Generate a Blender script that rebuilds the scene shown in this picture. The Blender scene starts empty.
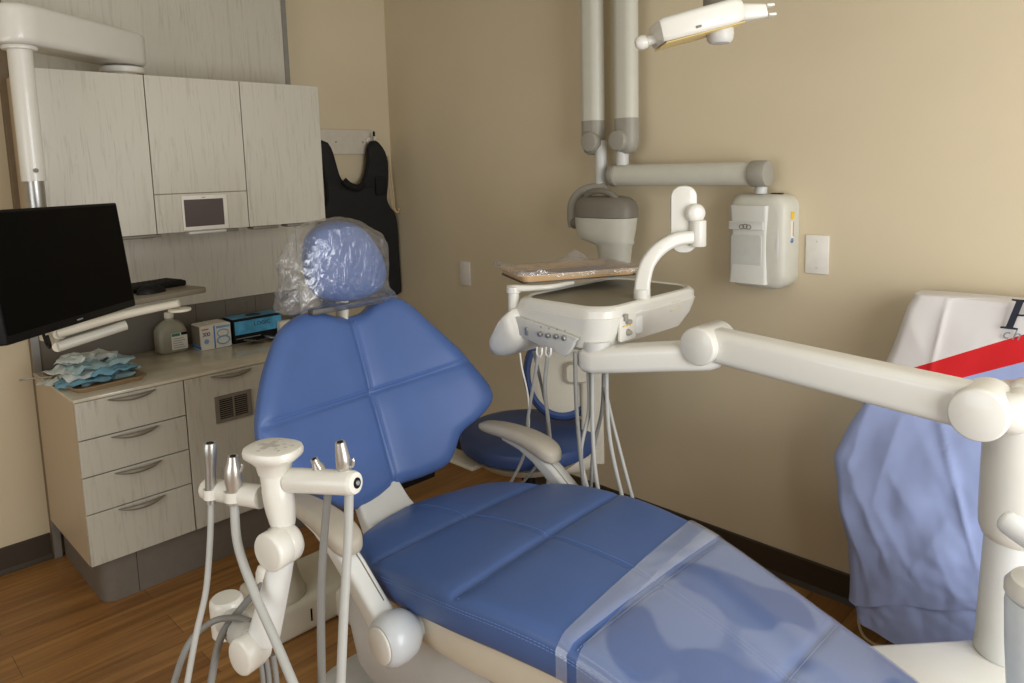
import bpy, bmesh, math, random
import numpy as np
from mathutils import Vector, Matrix, noise as mn
random.seed(7)
S = bpy.context.scene
COL = S.collection
PI = math.pi

# ------------------------------------------------------------------ camera
YAW, PIT, ROL, F, PX, PY = 0.777313178, 0.129175150, -0.0250512709, 732.522925, 521.580494, 261.866358
CAM = Vector((3.54997778, -2.54648423, 1.58))
fw = Vector((-math.sin(YAW)*math.cos(PIT), math.cos(YAW)*math.cos(PIT), -math.sin(PIT)))
rt = fw.cross(Vector((0, 0, 1))).normalized(); up = rt.cross(fw)
c_, s_ = math.cos(ROL), math.sin(ROL)
R_ = c_*rt+s_*up; U_ = -s_*rt+c_*up
cd = bpy.data.cameras.new('camera'); cam = bpy.data.objects.new('camera', cd); COL.objects.link(cam)
M = Matrix((R_, U_, -fw)).transposed().to_4x4(); M.translation = CAM; cam.matrix_world = M
cd.sensor_width = 36; cd.lens = F*36/1024; cd.shift_x = (512-PX)/1024; cd.shift_y = -(341.5-PY)/1024
cd.clip_start = 0.05
S.camera = cam
def at(u, v, d):
    """survey helper: the place at view depth d (metres) seen in direction u, v of the photo"""
    return CAM+(R_*((u-PX)/F)-U_*((v-PY)/F)+fw)*d
def on(u, v, ax, val):
    d = R_*((u-PX)/F)-U_*((v-PY)/F)+fw
    return CAM+d*((val-CAM[ax])/d[ax])

# ------------------------------------------------------------------ materials
def lin(c):
    return tuple(((x/255)/12.92 if x/255 <= .04045 else ((x/255+.055)/1.055)**2.4) for x in c)+(1,)
def newmat(name):
    m = bpy.data.materials.new(name); m.use_nodes = True
    return m, m.node_tree.nodes, m.node_tree.links, m.node_tree.nodes['Principled BSDF']
def mat(name, rgb, rough=.5, metal=0, var=.04, scale=30, bump=0, bscale=200, coat=0, trans=0, ior=1.45, spec=.5):
    m, N, L, B = newmat(name)
    B.inputs['Roughness'].default_value = rough; B.inputs['Metallic'].default_value = metal
    B.inputs['Coat Weight'].default_value = coat; B.inputs['Transmission Weight'].default_value = trans
    B.inputs['IOR'].default_value = ior; B.inputs['Specular IOR Level'].default_value = spec
    tc = N.new('ShaderNodeTexCoord'); nz = N.new('ShaderNodeTexNoise'); nz.inputs['Scale'].default_value = scale
    nz.inputs['Detail'].default_value = 3
    L.new(tc.outputs['Object'], nz.inputs['Vector'])
    r = N.new('ShaderNodeValToRGB'); c = lin(rgb)
    r.color_ramp.elements[0].position = .3; r.color_ramp.elements[1].position = .7
    r.color_ramp.elements[0].color = tuple(x*(1-var) for x in c[:3])+(1,)
    r.color_ramp.elements[1].color = tuple(min(1, x*(1+var)) for x in c[:3])+(1,)
    L.new(nz.outputs['Fac'], r.inputs['Fac']); L.new(r.outputs['Color'], B.inputs['Base Color'])
    if bump:
        n2 = N.new('ShaderNodeTexNoise'); n2.inputs['Scale'].default_value = bscale
        bp = N.new('ShaderNodeBump'); bp.inputs['Strength'].default_value = bump; bp.inputs['Distance'].default_value = .002
        L.new(tc.outputs['Object'], n2.inputs['Vector']); L.new(n2.outputs['Fac'], bp.inputs['Height'])
        L.new(bp.outputs['Normal'], B.inputs['Normal'])
    return m
def wood(name, base, streak, amount=.5, axis=2):
    """whitewashed laminate, grain along an axis"""
    m, N, L, B = newmat(name)
    B.inputs['Roughness'].default_value = .45
    tc = N.new('ShaderNodeTexCoord'); mp = N.new('ShaderNodeMapping'); sc = [30, 30, 30]; sc[axis] = 1.9
    mp.inputs['Scale'].default_value = sc; L.new(tc.outputs['Object'], mp.inputs['Vector'])
    n1 = N.new('ShaderNodeTexNoise'); n1.inputs['Scale'].default_value = 2.2; n1.inputs['Detail'].default_value = 6; n1.inputs['Roughness'].default_value = .7; n1.inputs['Distortion'].default_value = .9
    L.new(mp.outputs['Vector'], n1.inputs['Vector'])
    r1 = N.new('ShaderNodeValToRGB'); r1.color_ramp.elements[0].position = .52; r1.color_ramp.elements[1].position = .78
    r1.color_ramp.elements[0].color = (0, 0, 0, 1); r1.color_ramp.elements[1].color = (amount,)*3+(1,)
    L.new(n1.outputs['Fac'], r1.inputs['Fac'])
    n2 = N.new('ShaderNodeTexNoise'); n2.inputs['Scale'].default_value = 3.0; n2.inputs['Detail'].default_value = 2
    L.new(tc.outputs['Object'], n2.inputs['Vector'])
    mu = N.new('ShaderNodeMath'); mu.operation = 'MULTIPLY'; L.new(r1.outputs['Color'], mu.inputs[0]); L.new(n2.outputs['Fac'], mu.inputs[1])
    m2 = N.new('ShaderNodeMath'); m2.operation = 'MULTIPLY'; m2.inputs[1].default_value = 2.0; m2.use_clamp = True
    L.new(mu.outputs[0], m2.inputs[0])
    mix = N.new('ShaderNodeMix'); mix.data_type = 'RGBA'
    mix.inputs[6].default_value = lin(base); mix.inputs[7].default_value = lin(streak)
    L.new(m2.outputs[0], mix.inputs[0]); L.new(mix.outputs[2], B.inputs['Base Color'])
    return m
def film(name, tint=(1, 1, 1), gloss=.16, milky=.06, scale=40, bump=.6, patchy=False):
    """thin clear plastic: mostly see-through, some shine, crinkled normal"""
    m, N, L, B = newmat(name); N.remove(B)
    out = N['Material Output']
    tr = N.new('ShaderNodeBsdfTransparent'); tr.inputs['Color'].default_value = tint+(1,)
    gl = N.new('ShaderNodeBsdfGlossy'); gl.inputs['Roughness'].default_value = .12
    df = N.new('ShaderNodeBsdfDiffuse'); df.inputs['Color'].default_value = (.74, .81, .92, 1)
    tc = N.new('ShaderNodeTexCoord'); nz = N.new('ShaderNodeTexNoise'); nz.inputs['Scale'].default_value = scale
    nz.inputs['Detail'].default_value = 4; nz.inputs['Distortion'].default_value = 1.2
    L.new(tc.outputs['Object'], nz.inputs['Vector'])
    bp = N.new('ShaderNodeBump'); bp.inputs['Strength'].default_value = bump; bp.inputs['Distance'].default_value = .006
    L.new(nz.outputs['Fac'], bp.inputs['Height']); L.new(bp.outputs['Normal'], gl.inputs['Normal']); L.new(bp.outputs['Normal'], df.inputs['Normal'])
    m1 = N.new('ShaderNodeMixShader'); lw = N.new('ShaderNodeLayerWeight'); lw.inputs['Blend'].default_value = .3
    L.new(bp.outputs['Normal'], lw.inputs['Normal'])
    mm = N.new('ShaderNodeMath'); mm.operation = 'MULTIPLY_ADD'; mm.inputs[1].default_value = .5; mm.inputs[2].default_value = gloss; mm.use_clamp = True
    L.new(lw.outputs['Facing'], mm.inputs[0]); L.new(mm.outputs[0], m1.inputs['Fac'])
    L.new(tr.outputs[0], m1.inputs[1]); L.new(gl.outputs[0], m1.inputs[2])
    m3 = N.new('ShaderNodeMixShader'); m3.inputs['Fac'].default_value = milky
    if patchy:
        n3 = N.new('ShaderNodeTexNoise'); n3.inputs['Scale'].default_value = 5; n3.inputs['Detail'].default_value = 1
        L.new(tc.outputs['Object'], n3.inputs['Vector'])
        rr = N.new('ShaderNodeMapRange'); rr.inputs[1].default_value = .455; rr.inputs[2].default_value = .505
        rr.inputs[3].default_value = milky*.15; rr.inputs[4].default_value = milky
        L.new(n3.outputs['Fac'], rr.inputs[0]); L.new(rr.outputs[0], m3.inputs['Fac'])
    L.new(m1.outputs[0], m3.inputs[1]); L.new(df.outputs[0], m3.inputs[2]); L.new(m3.outputs[0], out.inputs['Surface'])
    return m

M_WALL = mat('wall_paint', (206, 192, 162), .6, var=.015, scale=4, bump=.12, bscale=260)
M_CEIL = mat('ceiling_paint', (215, 212, 200), .8)
M_WHITE = mat('white_plastic', (219, 217, 207), .3, var=.01, coat=.25)
M_WHITE2 = mat('cool_white_plastic', (224, 226, 222), .32, var=.01, coat=.2)
M_CREAM = mat('cream_plastic', (208, 202, 184), .38, var=.015)
M_LGREY = mat('light_grey_plastic', (198, 198, 192), .4, var=.02)
M_XRAY = mat('xray_grey_plastic', (196, 194, 180), .42, var=.02)
M_XGREY = mat('xray_mid_grey_plastic', (150, 146, 134), .45, var=.02)
M_XDARK = mat('xray_dark_grey_plastic', (118, 112, 100), .45, var=.03)
M_SHELL = mat('grey_shell', (188, 188, 184), .4, var=.02)
M_VINYL = mat('blue_vinyl', (74, 99, 150), .38, var=.03, scale=12, bump=.10, bscale=420, spec=.36)
M_VDARK = mat('blue_stool_vinyl', (54, 76, 124), .45, var=.03, scale=12)
M_THREAD = mat('blue_thread', (98, 127, 182), .8)
M_ARMPAD = mat('taupe_armrest', (174, 166, 150), .5, var=.03)
M_BLACK = mat('black_plastic', (11, 11, 11), .5, spec=.3)
M_SCREEN = mat('black_screen', (3, 3, 3), .45, spec=.12)
M_KEYS = mat('black_keys', (20, 20, 20), .6)
M_GREYSCR = mat('dull_screen', (74, 62, 58), .35)
M_STEEL = mat('brushed_steel', (172, 172, 168), .32, metal=.8)
M_CHROME = mat('chrome', (200, 198, 192), .3, metal=.75)
M_HANDLE = mat('nickel_handle', (136, 130, 116), .45, metal=.3)
M_HOSE = mat('grey_hose', (166, 166, 160), .5, var=.03)
M_HOSED = mat('dark_grey_hose', (128, 127, 122), .55, var=.03)
M_WOODF = wood('whitewashed_oak', (193, 188, 173), (132, 125, 110), .65)
M_WOODS = wood('warm_oak_side', (190, 172, 144), (164, 142, 114), .4)
M_GREYP = mat('grey_laminate', (104, 98, 88), .5, var=.03)
M_TOE = mat('toe_kick_grey', (112, 104, 94), .5, var=.04)
M_ALU = mat('aluminium_strip', (142, 140, 134), .4, metal=.4)
M_TOP = mat('stone_worktop', (200, 192, 170), .12, var=.12, scale=9)
M_BASEB = mat('brown_cove_base', (58, 48, 36), .5)
M_BALL = mat('cool_grey_cap', (198, 203, 206), .3, var=.01, coat=.2)
M_KEYG = mat('key_grey', (182, 180, 172), .5)
M_PLATE = mat('wall_plate_white', (222, 218, 208), .35)
M_PAPERBLUE = mat('mask_blue', (158, 186, 188), .8, var=.1)
M_PAPERW = mat('mask_white', (196, 204, 198), .8, var=.08)
M_TEAL = mat('mask_teal', (108, 152, 168), .7, var=.2)
M_RED = mat('red_mark', (200, 40, 30), .6)
M_TRAY = mat('tan_tray', (208, 174, 130), .45, var=.05)
M_TRAY2 = mat('tan_metal_tray', (150, 124, 90), .4, var=.05)
M_PINK = mat('tray_paper', (178, 160, 156), .8)
M_DARKMAT = mat('dark_grey_mat', (130, 123, 106), .45)
M_APRON = mat('black_lead_apron', (23, 22, 22), .7, var=.25, scale=8)
M_APRONE = mat('black_binding', (8, 8, 8), .8)
M_CORD = mat('beige_cord', (190, 170, 130), .7)
M_CARDW = mat('white_card', (222, 218, 206), .6)
M_CARDG = mat('grey_card', (120, 112, 98), .7)
M_BLUEINK = mat('blue_ink', (60, 120, 180), .6)
M_LBLUE = mat('light_blue_ink', (120, 165, 200), .6)
M_GLOVEB = mat('glove_box_blue', (74, 150, 188), .4, var=.45, scale=14)
M_INK = mat('dark_ink', (30, 34, 46), .6)
M_INKG = mat('grey_ink', (130, 132, 136), .6)
M_BOTTLE = mat('bottle_plastic', (150, 148, 130), .3, var=.05)
M_FROST = mat('frosted_plastic', (228, 236, 234), .3, trans=.10, ior=1.2)
M_KBDSH = mat('shelf_grey', (132, 124, 108), .4)
M_YELLOW = mat('yellow_label', (222, 180, 40), .5)
M_SAGE = mat('foil_grey', (110, 104, 92), .25, metal=.6, var=.5, scale=60)
M_GREEN = mat('green_label', (60, 120, 90), .6)
M_BAG = film('clear_bag', gloss=.09, milky=.045, scale=30, bump=1.0)
M_WRAP = film('tray_wrap', gloss=.14, milky=.08, scale=34, bump=1.0)
M_COVER = film('chair_cover_film', gloss=.012, milky=.125, scale=3, bump=.1, patchy=True)
M_COVERB = film('folded_cover_film', gloss=.04, milky=.15, scale=8, bump=.15)

def floor_mat():
    m, N, L, B = newmat('wood_plank_floor'); B.inputs['Roughness'].default_value = .38
    tc = N.new('ShaderNodeTexCoord'); mp = N.new('ShaderNodeMapping'); mp.inputs['Rotation'].default_value = (0, 0, PI/2)
    L.new(tc.outputs['Object'], mp.inputs['Vector'])
    bt = N.new('ShaderNodeTexBrick'); bt.offset = .37; bt.inputs['Scale'].default_value = 1
    bt.inputs['Brick Width'].default_value = 1.2; bt.inputs['Row Height'].default_value = .15; bt.inputs['Mortar Size'].default_value = .0009
    bt.inputs['Color1'].default_value = lin((168, 126, 74)); bt.inputs['Color2'].default_value = lin((146, 104, 58)); bt.inputs['Mortar'].default_value = lin((84, 54, 28))
    L.new(mp.outputs['Vector'], bt.inputs['Vector'])
    m2 = N.new('ShaderNodeMapping'); m2.inputs['Scale'].default_value = (22, 1.3, 1); L.new(tc.outputs['Object'], m2.inputs['Vector'])
    nz = N.new('ShaderNodeTexNoise'); nz.inputs['Scale'].default_value = 1.6; nz.inputs['Detail'].default_value = 6; nz.inputs['Distortion'].default_value = .6
    L.new(m2.outputs['Vector'], nz.inputs['Vector'])
    r = N.new('ShaderNodeValToRGB'); r.color_ramp.elements[0].position = .32; r.color_ramp.elements[1].position = .68
    r.color_ramp.elements[0].color = (.62, .56, .48, 1); r.color_ramp.elements[1].color = (1.1, 1.08, 1.0, 1)
    L.new(nz.outputs['Fac'], r.inputs['Fac'])
    mx = N.new('ShaderNodeMix'); mx.data_type = 'RGBA'; mx.blend_type = 'MULTIPLY'; mx.inputs[0].default_value = 1
    L.new(bt.outputs['Color'], mx.inputs[6]); L.new(r.outputs['Color'], mx.inputs[7]); L.new(mx.outputs[2], B.inputs['Base Color'])
    return m
M_FLOOR = floor_mat()

# ------------------------------------------------------------------ mesh helpers
def base_of(o):
    p = o
    while p.parent: p = p.parent
    return p['_base'] if '_base' in p else (0, 0, 0)
def obj(name, bm, m, parent=None, label=None, smooth=True, angle=40):
    """links a bmesh (world coordinates) as one object"""
    if not isinstance(bm, bmesh.types.BMesh): raise TypeError
    bmesh.ops.recalc_face_normals(bm, faces=bm.faces)
    if parent is None:
        xs = [v.co for v in bm.verts]
        b = Vector(((min(v.x for v in xs)+max(v.x for v in xs))/2, (min(v.y for v in xs)+max(v.y for v in xs))/2, min(v.z for v in xs)))
    else:
        b = Vector(BASES[parent.name])
    bmesh.ops.translate(bm, verts=bm.verts, vec=-b)
    me = bpy.data.meshes.new(name); bm.to_mesh(me); bm.free()
    for mm in (m if isinstance(m, (list, tuple)) else [m]): me.materials.append(mm)
    if smooth:
        me.polygons.foreach_set('use_smooth', [True]*len(me.polygons))
        me.set_sharp_from_angle(angle=math.radians(angle))
    o = bpy.data.objects.new(name, me); COL.objects.link(o)
    if parent is None: o.location = b
    else: o.parent = parent
    BASES[o.name] = tuple(b)
    if label: o['label'] = label
    return o
BASES = {}
def thing(name, label, cat, loc, group=None):
    o = bpy.data.objects.new(name, None); COL.objects.link(o); o.location = loc; o.empty_display_size = .05
    BASES[o.name] = tuple(loc); o['label'] = label; o['category'] = cat
    if group: o['group'] = group
    return o
def tag(o, label, cat, group=None):
    o['label'] = label; o['category'] = cat
    if group: o['group'] = group
    return o
def struct(name, bm, m, **k):
    o = obj(name, bm, m, **k); o['kind'] = 'structure'; return o
def dup(root, delta, label=None):
    r = root.copy(); COL.objects.link(r); r.location = root.location+Vector(delta)
    if label: r['label'] = label
    for ch in list(root.children):
        c = ch.copy(); COL.objects.link(c); c.parent = r
        for g in ch.children:
            d = g.copy(); COL.objects.link(d); d.parent = c
    return r
def nb(): return bmesh.new()
def box(bm, a, b, bev=0, seg=2, mi=0):
    a = Vector(a); b = Vector(b)
    t = bmesh.new(); bmesh.ops.create_cube(t, size=1)
    bmesh.ops.scale(t, verts=t.verts, vec=[abs(b[i]-a[i]) for i in range(3)])
    bmesh.ops.translate(t, verts=t.verts, vec=(a+b)/2)
    if bev: bmesh.ops.bevel(t, geom=t.edges[:], offset=bev, segments=seg, affect='EDGES', profile=.5)
    return join(bm, t, mi)
def join(bm, t, mi=0, mtx=None):
    mp = {}
    for v in t.verts: mp[v] = bm.verts.new(mtx @ v.co if mtx else v.co)
    fs = []
    for f in t.faces:
        try:
            g = bm.faces.new([mp[v] for v in f.verts]); g.material_index = mi if mi else f.material_index; fs.append(g)
        except ValueError: pass
    t.free(); return fs
def boxm(bm, size, mtx, bev=0, seg=2, mi=0):
    t = bmesh.new(); bmesh.ops.create_cube(t, size=1); bmesh.ops.scale(t, verts=t.verts, vec=size)
    if bev: bmesh.ops.bevel(t, geom=t.edges[:], offset=bev, segments=seg, affect='EDGES', profile=.5)
    return join(bm, t, mi, mtx)
def loft(bm, rings, caps=True, mi=0, close=True):
    vr = [[bm.verts.new(p) for p in r] for r in rings]; n = len(vr[0])
    for a, b in zip(vr, vr[1:]):
        for i in range(n if close else n-1):
            j = (i+1) % n
            f = bm.faces.new((a[i], a[j], b[j], b[i])); f.material_index = mi
    if caps:
        for r in (vr[0], vr[-1]):
            try: f = bm.faces.new(r); f.material_index = mi
            except ValueError: pass
    return vr
def frame(d):
    d = Vector(d).normalized(); h = Vector((0, 0, 1)) if abs(d.z) < .9 else Vector((1, 0, 0))
    x = d.cross(h).normalized(); return x, x.cross(d).normalized()
def cyl(bm, a, b, r0, r1=None, n=32, bev=0, mi=0):
    a = Vector(a); b = Vector(b); r1 = r0 if r1 is None else r1
    d = (b-a).normalized(); x, y = frame(d)
    pr = [(a, r0), (b, r1)] if not bev else [(a, r0-bev), (a+d*bev*.3, r0-bev*.3), (a+d*bev, r0), (b-d*bev, r1), (b-d*bev*.3, r1-bev*.3), (b, r1-bev)]
    loft(bm, [[p+(x*math.cos(2*PI*i/n)+y*math.sin(2*PI*i/n))*r for i in range(n)] for p, r in pr], mi=mi)
def lathe(bm, o, d, prof, n=40, mi=0, caps=True):
    """prof: (distance along d, radius)"""
    o = Vector(o); d = Vector(d).normalized(); x, y = frame(d)
    loft(bm, [[o+d*h+(x*math.cos(2*PI*i/n)+y*math.sin(2*PI*i/n))*max(r, 1e-4) for i in range(n)] for h, r in prof], caps=caps, mi=mi)
def crom(pts, k=8):
    P = [Vector(p) for p in pts]
    if len(P) < 3: return P
    P = [P[0]*2-P[1]]+P+[P[-1]*2-P[-2]]; out = []
    for i in range(1, len(P)-2):
        a, b, c, d = P[i-1:i+3]
        for j in range(k):
            t = j/k
            out.append(.5*((2*b)+(c-a)*t+(2*a-5*b+4*c-d)*t*t+(3*b-a-3*c+d)*t**3))
    out.append(P[-2]); return out
def tube(bm, pts, r, n=12, k=8, mi=0, flat=1.0):
    """round pipe along a smooth path; r a number or one per control point"""
    P = crom(pts, k) if len(pts) > 2 else [Vector(p) for p in pts]
    if isinstance(r, (list, tuple)):
        rr = [Vector((x, 0, 0)) for x in r]; R = [v.x for v in crom(rr, k)] if len(pts) > 2 else list(r)
    else: R = [r]*len(P)
    rings = []; x = None
    for i, p in enumerate(P):
        d = (P[min(i+1, len(P)-1)]-P[max(i-1, 0)]).normalized()
        if x is None: x = frame(d)[0]
        x = (x-d*x.dot(d)).normalized(); y = d.cross(x)
        rings.append([p+(x*math.cos(2*PI*j/n)*flat+y*math.sin(2*PI*j/n))*R[i] for j in range(n)])
    loft(bm, rings, mi=mi)
def rrect(x0, x1, y0, y1, r, n=8):
    r = min(r, (x1-x0)/2-1e-4, (y1-y0)/2-1e-4); P = []
    for cx, cy, a0 in ((x1-r, y1-r, 0), (x0+r, y1-r, PI/2), (x0+r, y0+r, PI), (x1-r, y0+r, 1.5*PI)):
        for i in range(n+1):
            a = a0+PI/2*i/n; P.append((cx+r*math.cos(a), cy+r*math.sin(a)))
    return P
def prism(bm, pts, o, ex, ey, ez, thick, bev=0, mi=0):
    """outline pts (2d) in plane ex, ey at o, from 0 to thick along ez, edges rounded by bev"""
    o = Vector(o); ex = Vector(ex).normalized(); ey = Vector(ey).normalized(); ez = Vector(ez).normalized()
    cx = sum(p[0] for p in pts)/len(pts); cy = sum(p[1] for p in pts)/len(pts)
    w = max(abs(p[0]-cx) for p in pts) or 1; h = max(abs(p[1]-cy) for p in pts) or 1
    def ring(z, ins): return [o+ex*(cx+(p[0]-cx)*(1-ins/w))+ey*(cy+(p[1]-cy)*(1-ins/h))+ez*z for p in pts]
    rs = [ring(0, 0), ring(thick, 0)] if not bev else [ring(0, bev), ring(bev*.3, bev*.3), ring(bev, 0), ring(thick-bev, 0), ring(thick-bev*.3, bev*.3), ring(thick, bev)]
    loft(bm, rs, mi=mi)
def smooth_closed(pts, n):
    P = [Vector((p[0], p[1], 0)) for p in pts]; m = len(P); out = []
    for i in range(m):
        a, b, c, d = P[i-1], P[i], P[(i+1) % m], P[(i+2) % m]
        for j in range(12):
            t = j/12
            out.append(.5*((2*b)+(c-a)*t+(2*a-5*b+4*c-d)*t*t+(3*b-a-3*c+d)*t**3))
    L = [0]
    for i in range(len(out)): L.append(L[-1]+(out[(i+1) % len(out)]-out[i]).length)
    res = []; k = 0
    for i in range(n):
        s = L[-1]*i/n
        while L[k+1] < s: k += 1
        t = (s-L[k])/max(L[k+1]-L[k], 1e-9); p = out[k].lerp(out[(k+1) % len(out)], t); res.append((p.x, p.y))
    return res
def text_bm(txt, size, o, ex, ey, shear=0, depth=.0006, space=1):
    cu = bpy.data.curves.new('t', 'FONT'); cu.body = txt; cu.size = size; cu.shear = shear; cu.extrude = depth; cu.space_character = space
    cu.resolution_u = 3
    to = bpy.data.objects.new('t', cu); COL.objects.link(to); bpy.context.view_layer.update()
    me = bpy.data.meshes.new_from_object(to.evaluated_get(bpy.context.evaluated_depsgraph_get()))
    bpy.data.objects.remove(to); bpy.data.curves.remove(cu)
    ex = Vector(ex).normalized(); ey = Vector(ey).normalized(); ez = ex.cross(ey)
    mt = Matrix((ex, ey, ez)).transposed().to_4x4(); mt.translation = Vector(o)
    bm = nb(); bm.from_mesh(me); bpy.data.meshes.remove(me); bm.transform(mt); return bm

# ------------------------------------------------------------------ room
RX, RY, RZ = 4.75, -4.3, 2.75
bm = nb(); box(bm, (-.15, RY-.15, -.1), (RX+.15, .15, 0)); struct('floor', bm, M_FLOOR, smooth=False)
bm = nb(); box(bm, (-.15, RY-.15, RZ), (RX+.15, .15, RZ+.1)); struct('ceiling', bm, M_CEIL, smooth=False)
bm = nb(); box(bm, (-.15, -1.8, 0), (0, .15, RZ)); box(bm, (-.15, RY-.15, 0), (.078, -1.8, RZ)); struct('wall_left', bm, M_WALL, smooth=False)
bm = nb(); box(bm, (0, 0, 0), (RX+.15, .15, RZ)); struct('wall_back', bm, M_WALL, smooth=False)
VX0, VX1, VZ0, VZ1 = 1.6, 3.6, .6, 2.0
bm = nb(); box(bm, (.078, RY-.15, 0), (VX0, RY, RZ)); box(bm, (VX1, RY-.15, 0), (RX+.15, RY, RZ)); box(bm, (VX0, RY-.15, 0), (VX1, RY, VZ0)); box(bm, (VX0, RY-.15, VZ1), (VX1, RY, RZ)); struct('wall_front', bm, M_WALL, smooth=False)
bm = nb()
for a, b in (((VX0, VZ0), (VX0+.05, VZ1)), ((VX1-.05, VZ0), (VX1, VZ1)), ((VX0+.05, VZ0), (VX1-.05, VZ0+.05)), ((VX0+.05, VZ1-.05), (VX1-.05, VZ1)), ((2.58, VZ0+.05), (2.62, VZ1-.05))): box(bm, (a[0], RY-.09, a[1]), (b[0], RY-.04, b[1]))
struct('added_fill_window', bm, M_PLATE, smooth=False)  # unseen window added behind the camera to go with the front fill lamp
WY0, WY1, WZ0, WZ1 = -2.3, -.5, .45, 2.3
bm = nb(); box(bm, (RX, RY, 0), (RX+.15, WY0, RZ)); box(bm, (RX, WY1, 0), (RX+.15, 0, RZ))
box(bm, (RX, WY0, 0), (RX+.15, WY1, WZ0)); box(bm, (RX, WY0, WZ1), (RX+.15, WY1, RZ)); struct('wall_right', bm, M_WALL, smooth=False)
bm = nb()
for a, b in (((RX+.04, WY0, WZ0), (RX+.09, WY0+.05, WZ1)), ((RX+.04, WY1-.05, WZ0), (RX+.09, WY1, WZ1)), ((RX+.04, WY0+.05, WZ0), (RX+.09, WY1-.05, WZ0+.05)), ((RX+.04, WY0+.05, WZ1-.05), (RX+.09, WY1-.05, WZ1)), ((RX+.04, (WY0+WY1)/2-.02, WZ0+.05), (RX+.09, (WY0+WY1)/2+.02, WZ1-.05))): box(bm, a, b)
struct('window_1', bm, M_PLATE, smooth=False)
def skirting(name, prof_axis, a, b):
    bm = nb()
    if prof_axis == 'y':     # runs along x on the back wall
        pr = [(0, 0), (-.022, 0), (-.018, .004), (-.010, .018), (-.008, .104), (-.005, .108), (0, .108)]
        loft(bm, [[Vector((x, y-.0005, z)) for y, z in pr] for x in (a, b)])
    else:
        pr = [(0, 0), (.022, 0), (.018, .004), (.010, .018), (.008, .104), (.005, .108), (0, .108)]
        loft(bm, [[Vector((prof_axis+x+.0005, y, z)) for x, z in pr] for y in (a, b)])
    struct(name, bm, M_BASEB, angle=20)
skirting('baseboard_back', 'y', .03, RX-.001)
skirting('baseboard_left', .078, RY+.001, -1.882)

def plate(name, label, x, z, w, h, screws=True):
    t = thing(name, label, 'wall plate', (x, 0, z-h/2))
    bm = nb(); box(bm, (x-w/2, -.0075, z-h/2), (x+w/2, -.0003, z+h/2), .003); obj('cover_plate', bm, M_PLATE, t)
    if screws:
        for s in (-1, 1):
            bm = nb(); cyl(bm, (x, -.0076, z+s*h*.34), (x, -.0092, z+s*h*.34), .0035, n=12); obj('screw', bm, M_LGREY, t)
plate('blank_wall_plate', 'large blank white wall plate to the right of the grey x-ray control box', 2.503, 1.249, .082, .137)
plate('outlet_wall_plate', 'small white wall plate low on the beige wall near the room corner', .624, 1.024, .082, .128)

# ------------------------------------------------------------------ console: back panel
Y0, Y1 = -1.88, -.668
t = thing('back_panel', 'tall wood-look service panel on the wall behind the cabinets with grey edge trims', 'wall panel', (.05, (Y0+Y1)/2, 0))
bm = nb(); box(bm, (.001, Y0, .001), (.09, Y1, RZ-.002)); obj('side_panel', bm, mat('tower_side_tan', (122, 106, 80), .5), t, smooth=False)
bm = nb(); box(bm, (.0905, Y0+.03, 1.97), (.11, Y1-.025, RZ-.002), .001); obj('upper_board', bm, M_WOODF, t, smooth=False)
bm = nb(); box(bm, (.0905, Y0+.03, .985), (.11, Y1-.025, 1.967), .001); obj('lower_board', bm, M_WOODF, t, smooth=False)
bm = nb(); box(bm, (.0905, Y0+.03, .10), (.108, Y1-.025, .983), .001); obj('splash_board', bm, M_GREYP, t, 'dark grey board above the worktop', smooth=False)
for y in (-1.22, -1.08, -.93): 
    bm = nb(); box(bm, (.108, y-.0008, .82), (.1086, y+.0008, .98)); obj('panel_joint', bm, M_BLACK, t, smooth=False)
for y in (-1.0, -.87):
    bm = nb(); P = rrect(y-.03, y+.03, .875, .965, .006, 3); tube(bm, [(.1088, p[0], p[1]) for p in P]+[(.1088, P[0][0], P[0][1])], .0012, n=6, k=1); obj('socket_outline', bm, M_XDARK, t)
for y, n in ((Y0+.0005, 'left'), (Y1-.024, 'right')):
    bm = nb(); box(bm, (.0905, y, .002), (.112, y+.028 if n == 'left' else y+.0235, RZ-.003), .001); obj('edge_post', bm, bpy.data.materials['tower_side_tan'] if n == 'left' else M_WOODF, t, smooth=False)
    bm = nb(); box(bm, (.1121, y, .002 if n == 'left' else 1.968), (.115, y+.028 if n == 'left' else y+.0235, 1.34 if n == 'left' else RZ-.003)); obj('edge_trim', bm, M_ALU, t, 'aluminium edge strip', smooth=False)

def handle(bm, y0, y1, x, z, sag=.006):
    yc = (y0+y1)/2; rings = []
    for i in range(17):
        u = -1+2*i/16; y = yc+u*(y1-y0)/2; out = .024*(1-u*u)+.002; h = .0015+.008*(1-u*u); zz = z-sag*(1-u*u)
        rings.append([Vector((x+out+a, y, zz+b)) for a, b in ((-.005, -h), (.002, -h*.8), (.005, 0), (.002, h*.8), (-.005, h))])
    loft(bm, rings)
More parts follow.
